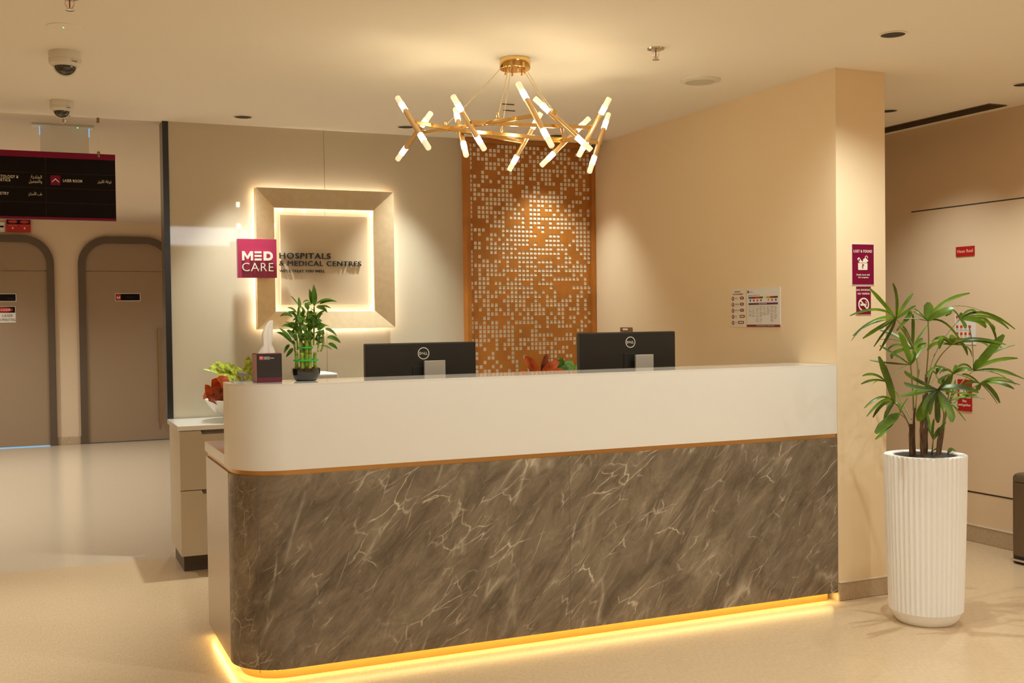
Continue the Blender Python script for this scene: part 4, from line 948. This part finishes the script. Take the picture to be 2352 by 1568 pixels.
def spray(kind, n, bx, by, bz, reach, height, w, seed, a0=0, a1=2 * PI):
    r = random.Random(seed); out = []
    for k in range(n):
        a = a0 + (a1 - a0) * (k + r.random() * 0.6) / n
        q = reach * r.uniform(0.6, 1.05)
        out.append((kind, (bx + 0.01 * math.cos(a), by + 0.01 * math.sin(a), bz), (bx + q * math.cos(a), by + q * math.sin(a), bz + height * r.uniform(0.45, 1.0)), w * r.uniform(0.8, 1.15), (0.3 * math.cos(a), -0.8, 0.7)))
    return out
# left bowl: centre so that its rim reaches out past the end of the desk
lv = []
# (dx from the bowl centre, heights above the worktop)
bx0 = -0.165
for base, tip, w, k in (((-0.22, -.06, .10), (-0.275, -.10, .22), .05, RED), ((-0.21, -.06, .17), (-0.285, -.08, .135), .045, RED), ((-0.17, -.04, .16), (-0.235, -.08, .245), .075, RED), ((-0.15, -.02, .16), (-0.155, -.05, .262), .070, RED), ((-0.13, -.06, .17), (-0.215, -.13, .255), .06, RED),
                        ((-0.16, -.08, .10), (-0.262, -.13, .128), .075, BRZ), ((-0.17, -.08, .10), (-0.235, -.15, .195), .065, BRZ), ((-0.14, -.08, .12), (-0.185, -.15, .20), .07, BRZ), ((-0.13, -.08, .10), (-0.155, -.17, .16), .07, BRZ), ((-0.20, -.03, .10), (-0.255, -.05, .18), .05, BRZ), ((-0.12, -.03, .10), (-0.10, -.12, .18), .07, RED)):
    lv.append((k, base, tip, w, (rng.uniform(-.4, .4), -1, rng.uniform(0, .5))))
for base, tip, w in (((-0.06, 0, .16), (-0.270, 0.00, .302), .040), ((-0.05, 0, .17), (-0.235, .03, .325), .048), ((-0.04, 0, .17), (-0.205, .01, .345), .045), ((-0.03, 0, .20), (-0.155, 0, .335), .048), ((-0.03, .02, .2), (-0.115, .03, .325), .045), ((-0.02, 0, .18), (-0.075, .02, .31), .05), ((-0.02, 0, .2), (-0.015, -.01, .375), .055), ((0, 0, .2), (0.03, .02, .36), .055), ((0, 0, .2), (0.07, 0, .34), .05), ((-0.04, -.03, .16), (-0.20, -.05, .265), .046), ((-0.03, -.03, .16), (-0.13, -.06, .27), .05), ((0, -.03, .17), (-0.05, -.07, .28), .05)):
    lv.append((AGL, base, tip, w, (rng.uniform(-.3, .3), -1, rng.uniform(.2, .8))))
for base, tip, w in (((0.02, 0, .2), (0.03, -.03, .305), .05), ((0.1, 0, .15), (0.165, -.02, .305), .045), ((0.06, 0, .15), (0.12, .03, .26), .05)):
    lv.append((RED, base, tip, w, (0.2, -1, .4)))
lv += spray(GRN, 7, 0.05, 0.05, 0.10, 0.15, 0.12, .06, 4)
bowl_planter(1.170, 6.50, 0.262, 'white bowl of red and yellow-green leafy plants on the cream worktop', lv)
# right bowl: only its leaves show over the counter
lv = []
for base, tip, w, k in (((-0.03, 0, .20), (-0.135, -.02, .32), .065, RED), ((-0.02, 0, .22), (0.105, -.04, .275), .062, RED), ((0.0, -.03, .17), (0.10, -.09, .235), .055, RED), ((-0.05, -.03, .20), (-0.26, -.08, .19), .035, RED), ((0.02, .03, .22), (0.055, .05, .33), .05, BRZ)):
    lv.append((k, base, tip, w, (rng.uniform(-.3, .3), -1, .5)))
for base, tip, w in (((0.12, 0, .18), (0.135, -.02, .305), .085), ((0.13, -.02, .18), (0.20, -.06, .25), .08), ((0.18, 0, .18), (0.225, .0, .275), .085), ((0.24, 0, .18), (0.285, -.01, .265), .07), ((0.10, -.04, .17), (0.03, -.09, .22), .07), ((0.16, -.05, .17), (0.12, -.12, .225), .08), ((0.22, -.04, .17), (0.27, -.1, .225), .08)):
    lv.append((GRN, base, tip, w, (rng.uniform(-.5, .5), -1, .8)))
for base, tip, w, k in (((0.33, 0, .20), (0.345, -.01, .335), .065, AGL), ((0.33, 0, .18), (0.40, 0, .29), .06, AGL), ((0.30, 0, .22), (0.265, 0, .285), .03, RED), ((0.3, -.03, .17), (0.27, -.06, .215), .04, RED), ((0.35, -.03, .17), (0.40, -.08, .21), .05, RED)):
    lv.append((k, base, tip, w, (rng.uniform(-.3, .3), -1, .4)))
bowl_planter(3.0, 6.38, 0.26, 'red and green leafy plants in front of the lattice, left of the right monitor', [(k, (b[0] * .62, b[1], b[2] - 0.045), (t_[0], t_[1], t_[2] + 0.012), w * 1.1, n) for k, b, t_, w, n in lv])

t = thing('printer', 'light grey desktop printer behind the bamboo bowl, against the glass wall', 'printer', (1.57, 6.53, WZ))
MB().box(1.475, 6.40, WZ + 0.0004, 1.655, 6.70, WZ + 0.205).build('printer_body', M_PLASTICG, t, bevel=0.008, seg=3)
MB().box(1.468, 6.395, WZ + 0.2054, 1.665, 6.705, WZ + 0.262).build('scanner_lid', M_PLASTICG, t, bevel=0.012, seg=3)
MB().box(1.48, 6.388, WZ + 0.208, 1.50, 6.396, WZ + 0.235).build('control_panel', M_BOXBLACK, t)
MB().box(1.50, 6.31, WZ + 0.07, 1.62, 6.40, WZ + 0.08).build('output_tray', M_PLASTICW, t)

# ---------------------------------------------------------------- notices on the beige side wall
sl = facing_left(SX)
t = thing('wall_socket_plate', 'bronze wall plate with pale buttons above the right monitor', 'switch plate', (SX, 6.31, 1.25))
MB().rect(sl, -6.386, 1.255, -6.236, 1.332, 0, 0.010).build('plate', M_BRONZE, t, bevel=0.003)
MB().rect(sl, -6.345, 1.313, -6.280, 1.325, 0.010, 0.012).build('display', M_PAPERC, t)
b = MB()
for k in range(3): b.rect(sl, -6.372 + k * 0.042, 1.275, -6.345 + k * 0.042, 1.301, 0.010, 0.014)
b.build('button', M_PAPERC, t, bevel=0.002)

t, h = plaque('emergency_numbers_notice', 'narrow cream notice of emergency telephone numbers with maroon badges', 'notice', sl, -5.135, 1.338, -4.995, 1.549, M_PAPERC, th=0.002)
b = MB().text('EMERGENCY', sl, -5.095, 1.528, -5.040, 1.535, h, h + .0006, 0.008)
b.text('TELEPHONE NUMBERS', sl, -5.115, 1.514, -5.018, 1.5215, h, h + .0006, 0.008)
b.build('heading', M_DARKRED, t)
icons, pills, rows, wh = MB(), MB(), MB(), MB()
for k, (lab, num, wd) in enumerate((('POLICE', '999', .032), ('AMBULANCE', '998', .032), ('FIRE DEPT.', '997', .032), ('DEWA', '991', .044), ('CIVIL', '800', .052))):
    v = 1.494 - k * 0.0335
    icons.plate([(-5.112 + 0.0115 * math.cos(a * PI / 12), v + 0.0118 * math.sin(a * PI / 12)) for a in range(24)], sl, h, h + .0006)
    u1 = -5.012 if k != 3 else -5.004
    pills.plate(arc(u1 - .006, v + .002, .008, -90, 90, 8) + arc(u1 - wd + .006, v + .002, .008, 90, 270, 8), sl, h, h + .0006)
    rows.text(lab, sl, -5.094, v - .001, -5.094 + 0.0045 * len(lab), v + .005, h, h + .0006, 0.0)
    rows.rect(sl, -5.094, v - .0075, -5.050, v - .0068, h, h + .0006)
    if k < 3: wh.text(num, sl, u1 - wd + .008, v - .002, u1 - .008, v + .006, h + .0006, h + .001, 0.009)
    else: wh.rect(sl, u1 - wd + .006, v - .001, u1 - .006, v + .005, h + .0006, h + .001)
    wh.plate([(-5.115, v - .006), (-5.109, v - .006), (-5.1085, v + .003), (-5.1155, v + .003)], sl, h + .0006, h + .001)
    wh.plate([(-5.112 + 0.0026 * math.cos(a * PI / 5), v + 0.0055 + 0.0026 * math.sin(a * PI / 5)) for a in range(10)], sl, h + .0006, h + .001)
icons.build('icon_disc', M_DARKRED, t); pills.build('number_badge', M_DARKRED, t); rows.build('entry_lettering', M_GREYPRINT, t); wh.build('badge_lettering', M_PAPER, t)

t, h = plaque('emergency_codes_notice', 'wide white notice with a coloured code row and maroon footer on the side wall', 'notice', sl, -4.984, 1.338, -4.690, 1.547, M_PAPER, th=0.002)
MB().rect(sl, -4.984, 1.338, -4.690, 1.350, h, h + .0006).build('footer_band', M_DARKRED, t)
MB().rect(sl, -4.976, 1.521, -4.964, 1.534, h, h + .0006).build('logo_square', M_DARKRED, t)
pal = [(0.02, 0.09, 0.22), (0.30, 0.0, 0.0), (0.55, 0.01, 0.01), (0.015, 0.11, 0.03), (0.68, 0.65, 0.6), (0.60, 0.29, 0.02), (0.27, 0.01, 0.01), (0.02, 0.02, 0.02)]
w = 0.256 / 8
for k, c in enumerate(pal):
    m = mat('code_colour_%s' % 'abcdefgh'[k], c, 0.5)
    u = -4.967 + k * w
    cell = MB().rect(sl, u, 1.4905, u + w, 1.5005, h, h + .0006).build('code_cell', m, t)
    if k != 4:
        MB().plate([(u + w / 2 + 0.006 * math.cos(a * PI / 8), 1.4805 + 0.006 * math.sin(a * PI / 8)) for a in range(16)], sl, h, h + .0006).build('code_icon', m, cell)
MB().rect(sl, -4.967, 1.4565, -4.711, 1.467, h, h + .0006).build('title_band', mat('purple_print', (0.09, 0.01, 0.09), 0.5), t)
r = random.Random(2)
b = MB()
for k in range(8):
    v = 1.452
    for i in range(r.randint(9, 17)):
        v -= 0.0052 if r.random() < .8 else 0.009
        u = -4.967 + k * w
        if v > 1.362: b.rect(sl, u + 0.002, v, u + w * r.uniform(0.5, 0.9), v + 0.0016, h, h + .0005)
b.rect(sl, -4.960, 1.527, -4.93, 1.5285, h, h + .0005); b.rect(sl, -4.960, 1.523, -4.925, 1.5245, h, h + .0005)
b.text('EMERGENCY RESPONSE CODES', sl, -4.967, 1.505, -4.865, 1.5105, h, h + .0005, 0.008)
b.build('body_lettering', M_GREYPRINT, t)
MB().text('CALL FOR DETAILS', sl, -4.875, 1.4595, -4.805, 1.4645, h + .0006, h + .001, 0.009).build('band_lettering', M_PAPER, t)
MB().text('Medical Emergencies - Dial Extension', sl, -4.895, 1.3415, -4.74, 1.347, h + .0006, h + .001, 0.01).build('footer_lettering', M_PAPER, t)

# ---------------------------------------------------------------- notices on the column front
cf_ = facing_front(DY)
t, h = plaque('lost_and_found_sign', 'magenta LOST & FOUND sign with box symbol on the beige column', 'sign', cf_, 3.6755, 1.542, 3.8155, 1.7445, M_MAGENTA, th=0.003, border=0.0032)
b = MB().text('LOST & FOUND', cf_, 3.687, 1.701, 3.801, 1.7145, h, h + .001, 0.009)
b.text('Kindly check with', cf_, 3.704, 1.5865, 3.786, 1.5965, h, h + .001, 0.01)
b.text('the reception', cf_, 3.714, 1.574, 3.778, 1.584, h, h + .001, 0.01)
b.build('lettering', M_CREAM, t)
b = MB().plate(arc(3.718, 1.620, .004, 180, 270, 4) + arc(3.768, 1.620, .004, 270, 360, 4) + [(3.772, 1.650), (3.714, 1.650)], cf_, h, h + .001)
b.plate([(3.709, 1.671), (3.720, 1.678), (3.741, 1.655), (3.737, 1.652), (3.722, 1.652)], cf_, h, h + .001)
b.plate([(3.740, 1.652), (3.748, 1.670), (3.760, 1.676), (3.778, 1.662), (3.766, 1.652)], cf_, h, h + .001)
hook = arc(3.766, 1.678, .0085, -40, 200, 12) + arc(3.766, 1.678, .0055, 200, -40, 12)
b.plate(hook, cf_, h, h + .001)
b.build('symbol', M_CREAM, t)
b = MB().text('?', cf_, 3.7365, 1.624, 3.750, 1.645, h + .001, h + .0018, 0.009)
b.rect(cf_, 3.7165, 1.661, 3.7245, 1.669, h + .001, h + .0018)
b.build('question_mark', M_MAGENTA, t)
t, h = plaque('no_smoking_sign', 'magenta NO SMOKING NO VAPING sign below the lost and found sign', 'sign', cf_, 3.6995, 1.396, 3.7955, 1.538, M_MAGENTA, th=0.003, border=0.0026)
b = MB().text('NO SMOKING', cf_, 3.704, 1.513, 3.791, 1.5225, h, h + .001, 0.009)
b.text('NO VAPING', cf_, 3.7115, 1.495, 3.784, 1.5045, h, h + .001, 0.009)
cx, cy, n = 3.7475, 1.4465, 40
ro = [(cx + .0335 * math.cos(2 * PI * i / n), cy + .0335 * math.sin(2 * PI * i / n)) for i in range(n)]
ri = [(cx + .0265 * math.cos(2 * PI * i / n), cy + .0265 * math.sin(2 * PI * i / n)) for i in range(n)]
vs = [cf_(u, v, w) for w in (h, h + .001) for u, v in ro + ri]
fs = []
for i in range(n):
    j = (i + 1) % n
    fs += [(2 * n + i, 2 * n + j, 3 * n + j, 3 * n + i), (i, j, 2 * n + j, 2 * n + i), (n + i, 3 * n + i, 3 * n + j, n + j)]
b.add(vs, fs)
b.plate([(cx - .0215, cy + .0165), (cx - .0165, cy + .0215), (cx + .0215, cy - .0165), (cx + .0165, cy - .0215)], cf_, h, h + .0014)
b.rect(cf_, cx - .020, cy - .006, cx + .012, cy + .004, h, h + .001)
b.rect(cf_, cx + .014, cy - .006, cx + .017, cy + .004, h, h + .001)
b.plate(arc(cx + .012, cy + .010, .006, -60, 120, 6) + arc(cx + .012, cy + .010, .003, 120, -60, 6), cf_, h, h + .001)
b.build('lettering', M_CREAM, t)

# ---------------------------------------------------------------- signs on the corridor wall
kl = facing_left(KX - 0.004)
t, h = plaque('hose_reel_sign', 'small red Hose Reel sign high on the corridor wall', 'sign', kl, -5.128, 1.746, -4.984, 1.806, M_RED)
MB().text('Hose Reel', kl, -5.116, 1.768, -4.994, 1.788, h, h + .001, 0.009).build('lettering', mat('pinkish_letter', (0.80, 0.45, 0.33), 0.5), t)
t, h = plaque('leaflet_chart', 'white chart of small red pictures half hidden behind palm leaves', 'notice', kl, -5.142, 1.205, -4.975, 1.395, M_PAPER, th=0.002)
b = MB(); g = MB()
for v in (1.365, 1.305, 1.262, 1.228):
    for k in range(4):
        b.rect(kl, -5.130 + k * 0.033, v, -5.112 + k * 0.033, v + 0.018, h, h + .0008)
        g.rect(kl, -5.130 + k * 0.033, v - 0.010, -5.114 + k * 0.033, v - 0.007, h, h + .0006)
g.rect(kl, -5.128, 1.290, -5.005, 1.2912, h, h + .0006)
b.build('picture', mat('orange_red_print', (0.55, 0.07, 0.02), 0.5), t); g.build('caption_lettering', M_GREYPRINT, t)
t, h = plaque('fire_extinguisher_sign', 'red Fire extinguisher sign low behind the palm leaves', 'sign', kl, -5.118, 0.796, -5.008, 0.99, M_RED)
b = MB().text('Fire', kl, -5.078, 0.850, -5.048, 0.866, h, h + .001, 0.015)
b.text('extinguisher', kl, -5.111, 0.822, -5.015, 0.842, h, h + .001, 0.012)
b.rect(kl, -5.112, 0.876, -5.014, 0.880, h, h + .001)
b.plate([(-5.102, 0.888), (-5.072, 0.888), (-5.072, 0.945), (-5.080, 0.955), (-5.094, 0.955), (-5.102, 0.945)], kl, h, h + .001)
b.plate(arc(-5.020, 0.945, .030, 180, 260, 8) + arc(-5.020, 0.945, .022, 260, 180, 8), kl, h, h + .001)
b.plate(arc(-5.020, 0.945, .052, 180, 262, 8) + arc(-5.020, 0.945, .043, 262, 180, 8), kl, h, h + .001)
b.build('symbol_and_lettering', M_CREAM, t)

# ---------------------------------------------------------------- fluted planter with palm
PC = (3.711, 3.813)
t = thing('potted_palm', 'tall lady palm in a white fluted planter beside the column', 'potted plant', (PC[0], PC[1], 0))
n, ribs = 44 * 8, 44
def ringpts(z, r, amp):
    return [(PC[0] + (r - amp * (0.5 - 0.5 * math.cos(2 * PI * ribs * i / n)) ** 2.2) * math.cos(2 * PI * i / n), PC[1] + (r - amp * (0.5 - 0.5 * math.cos(2 * PI * ribs * i / n)) ** 2.2) * math.sin(2 * PI * i / n), z) for i in range(n)]
levels = [(0.0, 0.122, 0), (0.004, 0.128, 0), (0.020, 0.140, 0), (0.050, 0.154, 0), (0.056, 0.156, 0), (0.0565, 0.1615, 0.009), (0.30, 0.170, 0.009), (0.60, 0.1775, 0.009), (0.752, 0.180, 0.009), (0.758, 0.180, 0.009), (0.760, 0.178, 0.004), (0.760, 0.140, 0), (0.756, 0.137, 0), (0.715, 0.135, 0)]
vs, fs = [], []
for z, r, amp in levels: vs += ringpts(z, r, amp)
for k in range(len(levels) - 1):
    for i in range(n):
        j = (i + 1) % n
        fs.append((k * n + i, k * n + j, (k + 1) * n + j, (k + 1) * n + i))
fs.append(tuple(range(n))[::-1])
MB().add(vs, fs).build('planter', M_PLANTER, t, smooth=True, angle=45)
MB().lathe([(0.0, 0.759), (0.07, 0.7575), (0.1368, 0.7545)], (PC[0], PC[1], 0), 40, False, False).build('soil', M_SOIL, t)
for pts, r in PALM_CANES:
    pts = [V(p) for p in pts]
    base = V((PC[0] + (pts[0].x - PC[0]) * 0.85, PC[1] + max(-0.09, min(0.09, pts[0].y - PC[1])), 0.725))
    q = bez([base] + pts[1:], 7) if len(pts) > 2 else bez([base, pts[1]], 7)
    k = len(q)
    MB().tube(q, [r * (1.15 - 0.45 * i / (k - 1)) * (1 + 0.10 * math.sin(i * 2.1)) for i in range(k)], 12).build('cane', M_CANE, t, smooth=True)
rng = random.Random(21)
for pts, lfs in PALM_FANS:
    pts = [V(p) for p in pts]
    hub = pts[0]
    b = MB()
    b.m = 1
    q = bez(pts, 6)
    b.tube(q, [0.0024 + 0.0012 * i / len(q) for i in range(len(q))], 8)
    b.m = 0
    for m, c, w in lfs:
        m, c = V(m), V(c)
        b.leaf([hub, m, c], w * 1.05, (rng.uniform(-.35, .35) - 0.35, -0.75, rng.uniform(0.25, 0.9)), 0.20, 'strap', 9, 0.0006)
    b.build('frond', [M_PLEAF, M_PETIOLE], t, smooth=True)
for k in range(4):
    a = rng.uniform(0, 2 * PI); x, y = PC[0] + 0.085 + 0.02 * math.cos(a), PC[1] - 0.03 + 0.03 * math.sin(a)
    MB().leaf([(x, y, 0.754), (x + 0.02 * math.cos(a), y, 0.778), (x + 0.045 * math.cos(a), y + 0.02 * math.sin(a), 0.766)], 0.016, (0, -1, 1), 0.2, 'lance', 6).build('ground_sprout', M_PLEAF, t, smooth=True)

# ---------------------------------------------------------------- pedal bin at the right edge
t = thing('pedal_bin', 'dark bronze pedal bin at the right edge of the picture', 'waste bin', (5.10, 4.36, 0))
def rrect(x0, y0, x1, y1, r): return arc(x0 + r, y0 + r, r, 180, 270, 6) + arc(x1 - r, y0 + r, r, 270, 360, 6) + arc(x1 - r, y1 - r, r, 0, 90, 6) + arc(x0 + r, y1 - r, r, 90, 180, 6)
bx = (5.004, 4.222, 5.204, 4.502)
MB().prism(rrect(*bx, 0.03), 0.045, 0.452).build('bin_body', M_BIN, t, smooth=True)
MB().prism(rrect(bx[0] + .001, bx[1] + .001, bx[2] - .001, bx[3] - .001, 0.03), 0.004, 0.0445).build('base', M_BOXBLACK, t, smooth=True)
vs, fs = [], []
lv_ = [(0.456, 0.0), (0.480, 0.0), (0.494, 0.006), (0.502, 0.018), (0.505, 0.04)]
for z, ins in lv_: vs += [(x, y, z) for x, y in rrect(bx[0] + ins, bx[1] + ins, bx[2] - ins, bx[3] - ins, 0.03)]
k = len(vs) // len(lv_)
for i in range(len(lv_) - 1):
    for j in range(k): fs.append((i * k + j, i * k + (j + 1) % k, (i + 1) * k + (j + 1) % k, (i + 1) * k + j))
fs += [tuple(range(k))[::-1], tuple(range((len(lv_) - 1) * k, len(lv_) * k))]
MB().add(vs, fs).build('lid', M_BIN, t, smooth=True)
MB().box(4.985, 4.25, 0.016, 5.003, 4.475, 0.030).build('pedal', M_CHROME, t, bevel=0.004, seg=3)
MB().box(5.02, 4.25, 0.0, 5.18, 4.48, 0.0038).build('foot_pad', M_BOXBLACK, t)
